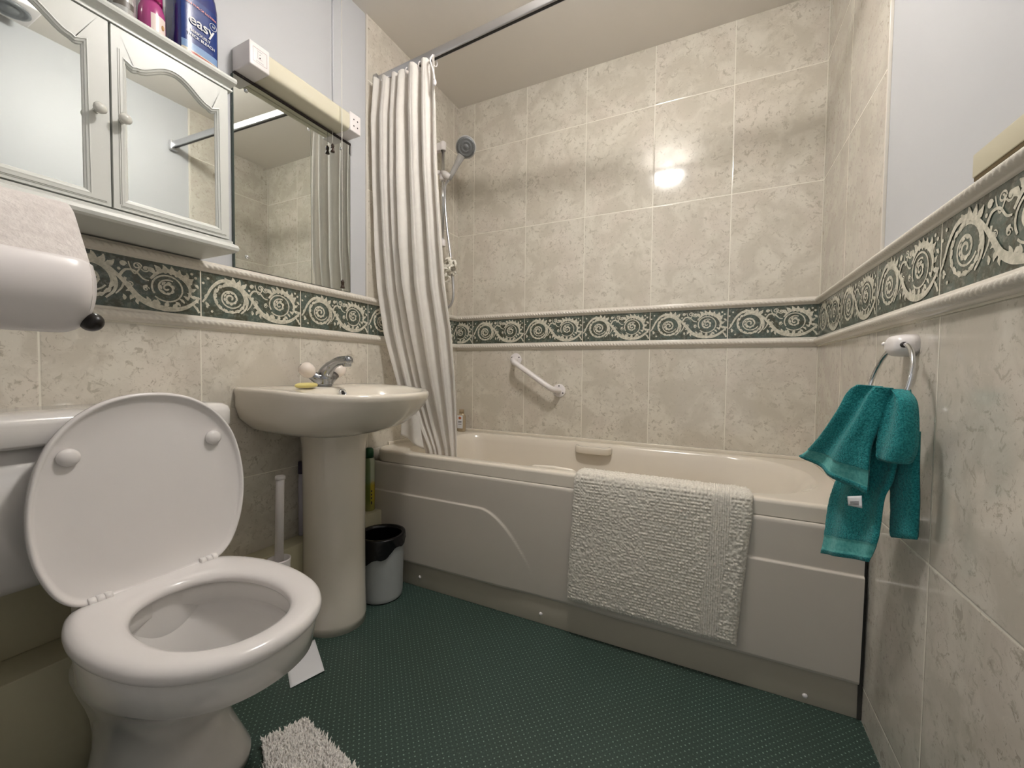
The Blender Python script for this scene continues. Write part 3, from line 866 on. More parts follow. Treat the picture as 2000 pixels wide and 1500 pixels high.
m = MB(); m.ball((PC[0] + .0235, PC[1] + .0115, PC[2] + .028), .003, .003, .006); obj('label_mark', m, plain('gold_mark', rgb(196, 150, 96), .4), lb)
# silver can
t = thing('spray_can', 'silver grey aerosol can on the cabinet, leftmost of the three containers', 'can', (.115, .468, 1.6745))
SC = (.115, .468, 1.6745)
m = MB(); m.lathe([(.024, 0), (.0255, .003), (.0255, .12), (.020, .135), (.015, .138)], SC, n=32); obj('can_body', m, plain('silver_white_can', rgb(196, 196, 192), .15, .4), t)
m = MB(); m.lathe([(.0165, .138), (.017, .17), (.012, .176)], SC, n=24); obj('cap', m, WPLAST, t)
def LB2(u, v):
    a = -.9 + 1.5 * u; r = .0258
    return (SC[0] + r * math.cos(a), SC[1] + r * math.sin(a), SC[2] + .030 + .014 * v)
m = MB(); m.grid(LB2, 14, 1); obj('label_band', m, plain('dark_print_band', rgb(98, 92, 84), .4), t)
# dark object at the extreme left above the cornice
t = thing('dark_jar', 'dark jar just behind the cabinet cornice, left of the spray can', 'jar', (.095, .405, 1.6745))
m = MB(); m.lathe([(.030, 0), (.032, .004), (.032, .062), (.030, .066)], (.095, .405, 1.6745), n=32); obj('jar_body', m, plain('very_dark_glass', rgb(34, 34, 38), .15), t)
m = MB(); m.lathe([(.033, .066), (.033, .080), (.031, .083)], (.095, .405, 1.6745), n=32); obj('lid', m, BLACK, t)

# ------------------------------------------------------------------ frameless wall mirror
mi = thing('wall_mirror', 'frameless rectangular mirror fixed to the wall above the basin', 'mirror', (.004, .995, 1.213))
m = MB(); m.box(-.0055, .006, .773, 1.220, 1.2132, 1.796); obj('mirror_pane', m, [MIRROR], mi)
EDGE = plain('green_glass_edge', rgb(70, 84, 76), .2)
for ya, yb in ((.7715, .7735), (1.2195, 1.2215)):
    m = MB(); m.box(-.0058, .0058, ya, yb, 1.2130, 1.797); obj('glass_edge', m, EDGE, mi)
for y_, z_ in ((.811, 1.767), (.809, 1.2525), (1.177, 1.764), (1.181, 1.253)):
    m = MB(); m.lathe([(.0062, 0), (.0062, .0015), (.0045, .0045), (.001, .0055)], (.006, y_, z_), (1, 0, 0), 18); obj('dome_screw', m, CHROME, mi)

# shaver light above the mirror
sl = thing('shaver_light', 'long white shaver light with cream diffuser mounted over the mirror', 'wall light', (.0, .99, 1.80))
LZ0, LZ1 = 1.806, 1.877
m = MB(); m.box(-.005, .082, .776, .838, LZ0, LZ1); ec = obj('end_cap', m, WPLAST, sl, bevel=.004)
m = MB(); 
for (ya, yb, za, zb_) in ((.786, .829, LZ1 - .0155, LZ1 - .0148), (.786, .829, LZ0 + .0148, LZ0 + .0155), (.786, .7867, LZ0 + .0148, LZ1 - .0148), (.8283, .829, LZ0 + .0148, LZ1 - .0148)): m.box(.0818, .0824, ya, yb, za, zb_)
m.box(.0818, .0824, .8005, .8009, 1.835, 1.852); m.box(.0818, .0824, .8005, .815, 1.8345, 1.835)
obj('cover_outline', m, plain('pinkish_print', rgb(176, 150, 150), .5), ec)
m = MB()
m.ball((.0822, .8075, 1.8385), .0008, .0020, .0020); m.ball((.0822, .8075, 1.848), .0006, .0012, .0012)
for k in range(9): m.box(.0818, .0824, .796 + .0026 * k, .7976 + .0026 * k, 1.8255, 1.8262)
for k in range(6): m.box(.0818, .0824, .800 + .0026 * k, .8016 + .0026 * k, 1.8555, 1.8562)
obj('cover_print', m, DARKMARK, ec)
m = MB(); m.box(-.005, .082, 1.152, 1.204, LZ0, LZ1); ec = obj('end_cap', m, WPLAST, sl, bevel=.004)
for yy, zz_ in ((1.169, 1.853), (1.187, 1.853), (1.169, 1.829), (1.187, 1.829)):
    m = MB(); m.lathe([(.0028, -.001), (.0028, .0006), (.001, .0008)], (.0818, yy, zz_), (1, 0, 0), 14); obj('socket_hole', m, DARKMARK, ec)
def DF(u, v):
    y = lerp(.838, 1.152, u); a = lerp(-PI / 2, PI / 2, v)
    x = .046 + .033 * math.copysign(abs(math.cos(a)) ** .45, math.cos(a)); z = (LZ0 + LZ1) / 2 + .034 * math.copysign(abs(math.sin(a)) ** .45, math.sin(a))
    return (x, y, z)
m = MB(); m.grid(DF, 4, 30); m.box(-.005, .048, .838, 1.152, LZ0 + .003, LZ1 - .003); obj('diffuser', m, DIFFUSE, sl)
m = MB(); m.box(-.0055, .008, .776, 1.222, 1.7975, LZ0 - .0005); obj('gap_strip', m, DARKMARK, sl)  # dark strip standing in for the gap above the mirror
m = MB(); m.box(-.0055, .006, 1.216, 1.226, 1.760, 1.806); obj('mirror_clip', m, SATIN, sl)
# short cord with turned acorn
def acorn(name_par, x, y, z, parent):
    m = MB(); m.lathe([(.0015, .030), (.0035, .0295), (.0055, .025), (.0068, .021), (.0048, .0185), (.0062, .0150), (.0045, .0135), (.0055, .008), (.0078, .001), (.0075, -.001), (.001, -.0015)], (x, y, z), n=20)
    return obj('cord_pull', m, WOOD, parent)
m = MB(); m.tube([(.020, 1.124, 1.758), (.020, 1.124, LZ0)], .0009, 6); obj('pull_cord', m, CORD, sl)
acorn('', .020, 1.124, 1.724, sl)
# surface cable from the ceiling
t = obj('surface_cable', MB().tube([(-.003, 1.1455, 1.877), (-.003, 1.1455, CZ)], .0026, 8), plain('painted_cable', rgb(216, 216, 220), .5)); tag(t, 'thin painted cable running up the grey wall from the shaver light', 'cable')
# ceiling pull switch
t = thing('pull_switch', 'ceiling pull switch with long white cord ending in a wooden acorn at the mirror', 'light switch', (.090, 1.105, CZ))
m = MB(); m.box(.046, .131, 1.062, 1.147, CZ - .035, CZ); obj('switch_box', m, WPLAST, t, bevel=.006)
m = MB(); m.lathe([(.008, -.035), (.007, -.05), (.004, -.058)], (.090, 1.105, CZ), n=16); obj('cord_gland', m, WPLAST, t)
m = MB(); m.tube([(.090, 1.105, CZ - .055), (.090, 1.1055, 1.8), (.090, 1.107, 1.230)], .0013, 6); obj('pull_cord', m, CORD, t)
acorn('', .090, 1.107, 1.2035, t)

# ------------------------------------------------------------------ basin and pedestal
bs = thing('washbasin', 'cream ceramic pedestal washbasin under the mirror', 'washbasin', (.15, 1.03, 0))
YC = 1.03
NB = 96
def bring(cx, ax_f, ax_b, ay, z, exf=2.1, exb=7, dz_f=0, xmin=.0, eyl=1, tw=0):
    P = []
    for k in range(NB):
        a = 2 * PI * k / NB; c, s_ = math.cos(a), math.sin(a)
        ex = exf if c > 0 else exb
        if c > 0:
            px = ax_f * abs(c) ** (2 / ex); py = ay * math.copysign(abs(s_) ** (2 / ex), s_)
        else:
            tt = min(1, abs(c) * 1.0)
            px = -ax_b * abs(c) ** (2 / ex); py = ay * math.copysign(abs(s_) ** (2 / ex), s_)
        x = max(xmin, cx + px)
        P.append((x, YC + py, z - dz_f * smooth((x - .1) / .35)))
    return P
rings = [
 bring(.14, .095, .10, .100, .672, 2, 3, xmin=.03),
 bring(.15, .120, .12, .125, .683, 2, 3, xmin=.02),
 bring(.16, .165, .16, .190, .693, 2, 4),
 bring(.17, .205, .20, .233, .712, 2, 5.5),
 bring(.18, .240, .22, .256, .745, 2.05, 8),
 bring(.19, .262, .24, .265, .785, 2.1, 9, .008),
 bring(.20, .268, .245, .266, .815, 2.15, 9, .012),
 bring(.20, .272, .245, .269, .830, 2.15, 9, .014),
 bring(.20, .270, .245, .267, .8385, 2.15, 9, .014),
 bring(.20, .262, .245, .260, .8425, 2.15, 9, .014, xmin=.002),
 bring(.21, .240, .19, .246, .8415, 2.15, 9, .014, xmin=.006),
 bring(.285, .155, .135, .215, .8375, 2.2, 2.6, .012, xmin=.10),
 bring(.285, .148, .125, .208, .8300, 2.2, 2.5, .012, xmin=.10),
 bring(.285, .135, .115, .195, .8050, 2.2, 2.4, .006, xmin=.10),
 bring(.28, .110, .10, .165, .765, 2.1, 2.2, 0, xmin=.10),
 bring(.27, .070, .07, .11, .735, 2, 2, 0, xmin=.10),
 bring(.26, .025, .025, .025, .726, 2, 2, 0, xmin=.10)]
m = MB(); m.loft(rings, 0, True, True); obj('basin_bowl', m, CREAM_GLAZE, bs)
def pring(r, z, cx=.135, xb=.0):
    P = []
    for k in range(48):
        a = 2 * PI * k / 48; c, s_ = math.cos(a), math.sin(a)
        P.append((max(.03, cx + r * 1.06 * c), YC + r * s_, z))
    return P
m = MB(); m.loft([pring(.103, 0), pring(.1035, .03), pring(.102, .06), pring(.101, .12), pring(.100, .3), pring(.1005, .5), pring(.102, .63), pring(.108, .675), pring(.112, .69)], 0, True, True); obj('pedestal', m, CREAM_GLAZE, bs)
# overflow
m = MB(); m.lathe([(.0150, -.003), (.0150, .003), (.010, .006), (.0092, -.002), (.0088, -.006)], (.176, 1.03, .818), (1, 0, .25), 24); ov = obj('overflow_ring', m, CHROME, bs)
m = MB(); m.lathe([(.0083, .000), (.001, .0005)], (.176, 1.03, .818), (1, 0, .25), 20); obj('overflow_hole', m, BLACK, ov)
m = MB(); m.lathe([(.022, 0), (.022, .003), (.001, .004)], (.27, 1.03, .7265), (0, 0, 1), 24); obj('waste', m, CHROME, bs)
# mixer tap
tp = thing('mixer_tap', 'chrome mixer tap with two white rounded handles on the basin', 'tap', (.085, 1.03, .842))
TX, TY, TZ = .085, 1.03, .8405
CH2 = plain('worn_chrome', (.42, .43, .45, 1), .16, 1, var=.1, vscale=40)
m = MB(); m.lathe([(.027, 0), (.026, .004), (.021, .009), (.020, .02)], (TX, TY, TZ), n=28)
m.tube(cr([(TX, TY, TZ + .006), (TX + .004, TY, TZ + .04), (TX + .028, TY, TZ + .068), (TX + .07, TY, TZ + .088), (TX + .118, TY, TZ + .092)], 8), [.029] * 6 + [.029, .028, .027, .026, .025, .024, .023, .022, .021, .020, .0195, .019, .018] + [.0165] * 14, 20)
m.tube([(TX - .004, TY - .055, TZ + .044), (TX - .002, TY - .02, TZ + .022), (TX - .002, TY + .02, TZ + .022), (TX - .004, TY + .055, TZ + .044)], [.015, .021, .021, .015], 18)
m.lathe([(.0135, .0), (.0145, -.004), (.0145, -.020), (.011, -.022)], (TX + .112, TY, TZ + .092), (0, 0, 1), 20)
m.ball((TX + .117, TY, TZ + .092), .0165, .0165, .0165)
obj('spout_body', m, CH2, tp)
for sg in (-1, 1):
    c = (TX - .004, TY + sg * .045, TZ + .040); axx = Vector((-.05, sg * .78, .62))
    m = MB(); m.lathe([(.012, 0), (.020, .006), (.0245, .016), (.026, .030), (.0235, .042), (.015, .051), (.003, .055)], c, axx, 28); hd = obj('tap_handle', m, plain('white_tap_handle', rgb(234, 222, 212), .2), tp)
    tip = Vector(c) + axx.normalized() * .0545
    m = MB(); m.ball(tip, .0022, n=8, m=6); obj('handle_dot', m, DARKMARK, hd)
# soap
m = MB()
rings = [[(.150 + rx * math.cos(2 * PI * k / 28), .908 + 1.4 * ry_ * math.sin(2 * PI * k / 28), .8405 + z) for k in range(28)] for rx, ry_, z in [(.016, .026, 0), (.021, .033, .003), (.023, .036, .008), (.020, .033, .013), (.012, .024, .016), (.002, .006, .0165)]]
m.loft(rings, 0, True, True)
t = obj('soap_bar', m, plain('yellow_soap', rgb(222, 208, 132), .35, var=.06, vscale=40)); tag(t, 'pale yellow soap bar lying beside the tap on the basin', 'soap')
t.rotation_euler.z = .3

# ------------------------------------------------------------------ toilet
wc = thing('toilet', 'white close-coupled toilet with its lid raised against the cistern', 'toilet', (.35, .462, 0))
TYC = .464
HALF0 = [(.205, 0), (.207, .06), (.213, .115), (.240, .150), (.295, .174), (.36, .187), (.43, .189), (.50, .180), (.56, .162), (.610, .130), (.645, .088), (.662, .045)]
HALF = [(x, w * .955) for x, w in HALF0]
SEATP = [(x, TYC - w) for x, w in HALF] + [(.667, TYC)] + [(x, TYC + w) for x, w in HALF[1:][::-1]]
SC0 = [(p.x, p.y) for p in cr([(x, y, 0) for x, y in SEATP], 6, closed=True)]
def scaled(pts, sx, sy, cx, dx=0): return [((x - cx) * sx + cx + dx, (y - TYC) * sy + TYC) for x, y in pts]
nS = len(SC0)
def inner_open(ax, ay, cx, pw=2.2):
    """oval matched to the outline index by angle"""
    out = []
    for x, y in SC0:
        a = math.atan2((y - TYC) / .19, (x - .435) / .23); c, s_ = math.cos(a), math.sin(a)
        out.append((cx + ax * math.copysign(abs(c) ** (2 / pw), c), TYC + ay * math.copysign(abs(s_) ** (2 / pw), s_)))
    return out
def rz(pts, z): return [(x, y, z) for x, y in pts]
def mixr(p, q, t): return [(lerp(a[0], b[0], t), lerp(a[1], b[1], t)) for a, b in zip(p, q)]
OI = inner_open(.160, .112, .452)
ZS = .410
rings = [rz(mixr(SC0, OI, .04), ZS - .003), rz(SC0, ZS), rz(scaled(SC0, 1.004, 1.006, .435), ZS + .006), rz(SC0, ZS + .013), rz(mixr(SC0, OI, .05), ZS + .018), rz(mixr(SC0, OI, .14), ZS + .0225), rz(mixr(SC0, OI, .30), ZS + .0245), rz(mixr(SC0, OI, .72), ZS + .023), rz(mixr(SC0, OI, .90), ZS + .0185), rz(mixr(SC0, OI, .98), ZS + .012), rz(OI, ZS + .004), rz(mixr(SC0, OI, .97), ZS - .001), rz(mixr(SC0, OI, .9), ZS - .003)]
m = MB(); m.loft(rings + [rings[0]], 0); seat = obj('toilet_seat', m, SEATW, wc)
# pan
def prow(xb, xf, w, z, pw=2.3, narrow=.0):
    out = []; cx = (xb + xf) / 2; ax = (xf - xb) / 2
    for x, y in SC0:
        a = math.atan2((y - TYC) / .19, (x - .435) / .23); c, s_ = math.cos(a), math.sin(a)
        out.append((cx + ax * math.copysign(abs(c) ** (2 / pw), c), TYC + w * math.copysign(abs(s_) ** (2 / pw), s_) * (1 - narrow * max(0, c)), z))
    return out
rim = scaled(SC0, .965, .95, .435)
def foot(rows, dy): return [(x, y + dy, z) for x, y, z in rows]
PR_ = [foot(prow(.118, .418, .128, 0, 3.0), .008), foot(prow(.118, .420, .128, .02, 3.0), .008), foot(prow(.12, .402, .117, .06, 2.8), .006), foot(prow(.12, .385, .107, .10, 2.6), .004), foot(prow(.12, .384, .105, .14, 2.5), .002), prow(.12, .402, .110, .18, 2.4), prow(.122, .445, .124, .225, 2.35), prow(.125, .505, .142, .27, 2.3), prow(.13, .560, .157, .31, 2.3)]
top1 = rz(scaled(SC0, .93, .93, .43), .345); top2 = rz(rim, .385); top3 = rz(rim, .400); top4 = rz(scaled(SC0, .95, .93, .435), .407)
I1 = inner_open(.172, .122, .447); I2 = inner_open(.170, .121, .447)
PR_ += [top1, top2, top3, top4, rz(I1, .407), rz(I2, .401), rz(I2, .372), rz(inner_open(.176, .127, .447), .362), rz(inner_open(.182, .131, .447), .352), rz(inner_open(.172, .124, .445), .335), rz(inner_open(.135, .098, .425), .295), rz(inner_open(.092, .070, .39), .262), rz(inner_open(.058, .046, .355), .245), rz(inner_open(.050, .040, .345), .225)]
m = MB(); m.loft(PR_, 0, True, True)
# shelf behind the bowl that carries the cistern
m.box(.115, .28, TYC - .10, TYC + .10, .30, .405)
obj('toilet_pan', m, WHITE_GLAZE, wc)
wt = NT('bowl_water'); wt.base((.55, .58, .58, 1)); wt.p(Roughness=.03); wt.b.inputs['Transmission Weight'].default_value = .6
m = MB(); m.add(rz(inner_open(.080, .061, .378), .2565), [tuple(range(nS))], 0); obj('water', m, wt.m, wc)
# raised lid: same outline turned upright about the hinge line
HX, HZ = .240, .432
lean = math.radians(2.5)
def up_(x, y, off):
    """outline point -> upright; off = out of the lid plane towards the room"""
    L = (x - .215) * .918; z = HZ + L * math.cos(lean) + off * math.sin(lean); xx = HX - L * math.sin(lean) + off * math.cos(lean)
    return (xx, TYC + (y - TYC) * 1.06, z)
def ur(pts, off): return [up_(x, y, off) for x, y in pts]
CEN = [(.42 + (x - .42) * .001, TYC + (y - TYC) * .001) for x, y in SC0]
rings = [ur(mixr(SC0, CEN, .9), -.014), ur(mixr(SC0, CEN, .2), -.014), ur(mixr(SC0, CEN, .05), -.012), ur(SC0, -.006), ur(SC0, .002), ur(mixr(SC0, CEN, .012), .005), ur(mixr(SC0, CEN, .030), .005), ur(mixr(SC0, CEN, .048), .000), ur(mixr(SC0, CEN, .075), -.004), ur(mixr(SC0, CEN, .30), -.005), ur(mixr(SC0, CEN, .9), -.005)]
m = MB(); m.loft(rings, 0, True, True); lid = obj('toilet_lid', m, SEATW, wc)
for yy, zz_ in ((.332, .727), (.588, .730)):
    L = (zz_ - HZ); bx = HX - L * math.tan(lean) - .005
    m = MB(); m.lathe([(.0165, 0), (.0175, .004), (.0165, .009), (.011, .013), (.001, .0145)], (bx, yy, zz_), (1, 0, 0), 28); obj('buffer', m, SEATW, lid)
for ya in (.350, .548):
    for i in range(3):
        m = MB(); y0_ = ya + i * .0125
        m.lathe([(.0095, 0), (.0105, .001), (.0105, .0108), (.0095, .0118)], (.239, y0_, .4335), (0, 1, 0), 20); obj('hinge', m, SEATW, seat)
    m = MB(); m.box(.222, .246, ya + .004, ya + .030, .405, .428); obj('hinge', m, SEATW, seat, bevel=.003)
# cistern
CYA, CYB = .190, .640
m = MB()
def crr(x1, y0, y1, z, r=.03): return rrect(.0, x1, y0, y1, (.004, r, r, .004), z, 8, 8, 8)
m.loft([crr(.125, CYA + .05, CYB - .05, .462, .04), crr(.150, CYA + .028, CYB - .028, .47, .04), crr(.165, CYA + .02, CYB - .02, .49), crr(.178, CYA + .012, CYB - .012, .60), crr(.183, CYA + .010, CYB - .010, .752)], 0, True, True)
obj('cistern_body', m, WHITE_GLAZE, wc)
m = MB()
m.loft([crr(.188, CYA, CYB + .004, .748), crr(.200, CYA - .008, CYB + .012, .751), crr(.203, CYA - .010, CYB + .014, .757), crr(.203, CYA - .010, CYB + .014, .792), crr(.200, CYA - .008, CYB + .011, .803), crr(.190, CYA, CYB + .002, .810), crr(.165, CYA + .02, CYB - .02, .813)], 0, True, True)
obj('cistern_lid', m, WHITE_GLAZE, wc)
m = MB(); m.tube([(.10, TYC, .30), (.10, TYC, .47)], .035, 20); obj('flush_pipe', m, WPLAST, wc)

# ------------------------------------------------------------------ toilet brush
t = thing('toilet_brush', 'white toilet brush standing in its holder between toilet and basin', 'toilet brush', (.165, .79, 0))
BX, BY = .160, .802
m = MB(); m.lathe([(.045, 0), (.048, .004), (.040, .02), (.034, .10), (.031, .30), (.033, .318), (.033, .322), (.029, .322), (.026, .30), (.001, .298)], (BX, BY, 0), n=32); obj('brush_holder', m, WPLAST, t)
m = MB(); m.lathe([(.022, .299), (.001, .3)], (BX, BY, 0), n=24); obj('holder_opening', m, CABGAP, t)
m = MB(); m.tube([(BX, BY, .28), (BX - .010, BY + .012, .53), (BX - .0115, BY + .014, .566)], [.0125, .0118, .0118], 20); m.lathe([(.0145, 0), (.0145, .008), (.012, .011), (.011, .009), (.001, .009)], (BX - .0115, BY + .014, .562), n=24); obj('brush_handle', m, WPLAST, t)

# aerosol can beside the pedestal
t = thing('air_freshener_can', 'green and yellow aerosol can standing on the pipe boxing beside the bath', 'can', (.0265, 1.302, .300))
AC = (.0265, 1.3020, .3003)
def canmat():
    t = NT('green_yellow_can'); co = t.co(); s = t.n('ShaderNodeSeparateXYZ'); t.l(co, s.inputs[0])
    z = s.outputs[2]; n = t.noise(co, 30, 2)
    c = t.mix(t.rng(t.math('ADD', z, t.math('MULTIPLY', n, .05)), .13, .16), rgb(196, 174, 60), rgb(190, 196, 168))
    c = t.mix(t.rng(s.outputs[1], -.016, -.008, .8, 0), c, rgb(84, 112, 56))
    c = t.mix(t.rng(z, .012, .06, .8, 0), c, rgb(150, 148, 84))
    t.base(c); t.p(Roughness=.25); return t.m
m = MB(); m.lathe([(.021, 0), (.0225, .003), (.0225, .205), (.0205, .220), (.014, .228)], AC, n=32); cn = obj('can_body', m, canmat(), t)
m = MB(); m.lathe([(.0185, .226), (.0185, .250), (.0165, .262), (.010, .268), (.001, .268)], AC, n=28); obj('cap', m, plain('dark_green_cap', rgb(22, 78, 46), .3), t)
m = MB()
for k, zz_ in enumerate((.085, .070, .055, .035)):
    m.ball((AC[0] + .0212, AC[1] - .0075, AC[2] + zz_), .0012, .0035, .0045 if k < 3 else .008)
obj('hazard_marks', m, DARKMARK, cn)

# bottle tucked behind the pedestal
t = thing('slim_bottle', 'slim white bottle with dark purple cap half hidden behind the basin pedestal', 'bottle', (.045, 1.0, .300))
PB = (.0145, .992, .3003)
m = MB(); m.lathe([(.0115, 0), (.0130, .004), (.0130, .205), (.011, .222), (.010, .225)], PB, n=28); obj('bottle_body', m, plain('lilac_white_plastic', rgb(196, 192, 204), .3), t)
m = MB(); m.lathe([(.0135, .224), (.014, .228), (.0135, .262), (.013, .268), (.001, .268)], PB, n=24); obj('cap', m, plain('deep_purple_cap', rgb(38, 26, 58), .3), t)

# waste bin
t = thing('waste_bin', 'small white plastic waste bin with black liner beside the pedestal', 'waste bin', (.163, 1.231, 0))
BN = (.163, 1.2310, 0)
BINC = plain('pale_grey_bin_plastic', rgb(178, 181, 180), .35)
m = MB(); m.lathe([(.080, .004), (.081, .006), (.083, .02), (.088, .238), (.0905, .246), (.0885, .248), (.084, .238), (.079, .02), (.001, .018)], BN, n=48); obj('bin_body', m, BINC, t)
m = MB(); m.lathe([(.077, 0), (.080, .002), (.080, .006), (.077, .006)], BN, n=48); obj('bin_foot', m, BLACK, t)
LINER = plain('black_bin_liner', rgb(16, 14, 18), .22, var=.2, bump=.5, bscale=60)
def LN(u, v):
    a = 2 * PI * u
    hang = .026 + .066 * (.5 + .5 * math.cos(a + 1.7)) ** 2 + .008 * math.sin(7 * a)
    if v < .5:
        q = v / .5; z = .2525 - hang * (1 - q); r = .0918 + .0028 * abs(math.sin(13 * a + 4 * q)) * (1 - q) + .001
    else:
        q = (v - .5) / .5; z = .2525 - .16 * max(0, q - .08) ** 1.1; r = .0922 - .014 * min(1, q * 11) - .006 * q - .004 * abs(math.sin(9 * a)) * q
    return (BN[0] + r * math.cos(a), BN[1] + r * math.sin(a), z)
m = MB(); m.grid(LN, 90, 24); m.lathe([(.080, .10), (.001, .095)], BN, n=40); obj('bin_liner', m, LINER, t)

# sheet of paper on the floor
m = MB()
def PP(u, v):
    a = (.289, .745); b = (.321, .832); c = (.168, .920)
    x = a[0] + (b[0] - a[0]) * u + (c[0] - b[0]) * v; y = a[1] + (b[1] - a[1]) * u + (c[1] - b[1]) * v
    return (x, y, .0020 + .004 * u * (1 - v) + .001 * math.sin(6 * v))
m.grid(PP, 10, 14); t = obj('paper_sheet', m, CARD, solid=.0004); tag(t, 'sheet of white paper lying on the green floor behind the toilet', 'paper')

# ------------------------------------------------------------------ rugs
def in_poly(x, y, poly):
    r = False; j = len(poly) - 1
    for i in range(len(poly)):
        if (poly[i][1] > y) != (poly[j][1] > y) and x < (poly[j][0] - poly[i][0]) * (y - poly[i][1]) / (poly[j][1] - poly[i][1]) + poly[i][0]: r = not r
        j = i
    return r
poly = [(.432, .685), (.392, .600), (.460, .560), (.52, .40), (.50, .25), (.98, .16), (1.02, .585)]
t = thing('pedestal_rug', 'shaggy white bathroom rug on the floor in front of the toilet', 'rug', (.68, .45, 0))
m = MB(); m.loft([[(x, y, .001) for x, y in poly], [(x, y, .012) for x, y in poly]], 0, True, True, smooth=False); obj('rug_backing', m, RUGC, t, bevel=.004)
m = MB(); random.seed(3)
cnt = 0
edges = []
while cnt < 15000:
    x = random.uniform(.39, 1.03); y = random.uniform(.15, .70)
    if not in_poly(x, y, poly): continue
    if y < .42 and random.random() < .6: continue
    cnt += 1
    h = random.uniform(.010, .020); a = random.uniform(0, 2 * PI); ln = random.uniform(.001, .010)
    tx, ty = x + ln * math.cos(a), y + ln * math.sin(a); w = random.uniform(.0016, .0030); b = random.uniform(0, 2 * PI)
    q = []
    for k in range(3):
        bb = b + 2 * PI * k / 3; q.append((x + w * math.cos(bb), y + w * math.sin(bb), .009))
    mid = [((p[0] + (tx - x) * .5) , (p[1] + (ty - y) * .5), .009 + h * .65) for p in q]
    m.add(q + mid + [(tx, ty, .009 + h)], [(0, 1, 4, 3), (1, 2, 5, 4), (2, 0, 3, 5), (3, 4, 6), (4, 5, 6), (5, 3, 6)])
tf = obj('rug_pile', m, RUGC, t); tf['kind'] = 'stuff'

# bath mat draped over the rim
t = thing('bath_mat', 'pale grey chenille bath mat draped over the side of the bath', 'bath mat', (1.18, 1.31, .13))
path = cr([(1.400, .505), (1.396, .545), (1.384, .5570), (1.362, .5575), (1.345, .5575), (1.331, .553), (1.3245, .530), (1.3210, .46), (1.3200, .35), (1.3200, .25), (1.322, .128)], 10)
plen = [0]
for a, b in zip(path, path[1:]): plen.append(plen[-1] + (b - a).length)
def pth(v):
    d = v * plen[-1]
    for i in range(len(path) - 1):
        if plen[i + 1] >= d:
            q = (d - plen[i]) / (plen[i + 1] - plen[i]); p = path[i].lerp(path[i + 1], q); tg = (path[i + 1] - path[i]).normalized(); return p, Vector((-tg.y, tg.x))
    return path[-1], Vector((-1, 0))
def BM(front):
    def fn(u, v):
        p, n_ = pth(v)
        n2 = Vector((p.x, p.y)); nx_, nz_ = -abs(n_.x) if p.y < .555 and p.x < 1.33 else n_.x, n_.y
        # outward normal: left of travel direction flipped towards the room
        tg = Vector((n_.y, -n_.x)); on = Vector((tg.y, -tg.x))
        s = v * plen[-1]
        xl = .927 - .018 * smooth((s - .1) / .45); xr = 1.447 - .030 * smooth((s - .1) / .45)
        x = lerp(xl, xr, u)
        edge = .002 * (vnoise(s * 220, 1 if u < .5 else 9) - .5) * (1 if u < .01 or u > .99 else 0)
        r_ = .0035 * (vnoise(x * 210, s * 210)) + .0030 * abs(math.sin(x * 330)) * abs(math.sin(s * 330)) * (0.35 + .65 * smooth((vnoise(x * 9, s * 9) - .35) * 4))
        # denser cord rows near the right border and bottom
        if .80 < u < .90: r_ = .0035 * abs(math.sin(x * 520)) + .0015 * vnoise(x * 300, s * 300)
        e = min(u, 1 - u, (1 - v) * 1.1, v * 1.1) * 30
        th = (.009 + r_) * min(1, e) ** .5 if front else 0
        base = Vector((p.x, p.y)) + on * 0
        q = Vector((p.x, p.y)) + Vector((on.x, on.y)) * th * (1 if True else -1)
        sag = .010 * math.sin(u * PI) * 0
        return (x + edge + .0025 * (vnoise(s * 60, 4) - .5), q.x, q.y + (-.006 * u * smooth((s - .15) / .3)) + .004 * (vnoise(x * 60, 7) - .5) * smooth((v - .9) * 10))
    return fn
# choose the sign so the pile faces the room
m = MB(); m.grid(BM(True), 300, 330); m.grid(BM(False), 30, 60); obj('mat_pile', m, MATC, t)

# ------------------------------------------------------------------ towel ring and towel
t = thing('towel_ring', 'chrome towel ring on white mount fixed to the right-hand wall', 'towel ring', (W, 1.09, .96))
m = MB()
mring = []
for s_, hx in ((1.0, 0), (1.0, .016), (.96, .026), (.86, .034), (.6, .0385), (.15, .040)):
    mring.append([(W - hx, 1.135 + .038 * s_ * math.copysign(abs(math.cos(a)) ** .7, math.cos(a)), .966 + .023 * s_ * math.copysign(abs(math.sin(a)) ** .8, math.sin(a))) for a in [2 * PI * k / 36 for k in range(36)]])
m.loft(mring, 0, True, True); mo = obj('wall_mount', m, WPLAST, t)
for yq in (1.145, 1.168):
    m = MB(); m.ball((W - .036, yq, .972), .0045); obj('mount_stud', m, WPLAST, mo)
m = MB(); m.ball((W - .024, 1.099, .966), .007, .003, .006); obj('ring_socket', m, DARKMARK, mo)
RC = Vector((1.660, 1.098, .886)); RR = .084
e_a = Vector((.06, -1, 0)).normalized(); e_b = Vector((.22, 0, 1)).normalized()
ringpts = []
for k in range(3, 70):
    a = PI / 2 - 2 * PI * k / 72 - .0
    ringpts.append(tuple(RC + e_a * RR * math.cos(a) + e_b * RR * math.sin(a)))
m = MB(); m.tube(ringpts, .0042, 12); obj('ring', m, CHROME, t)

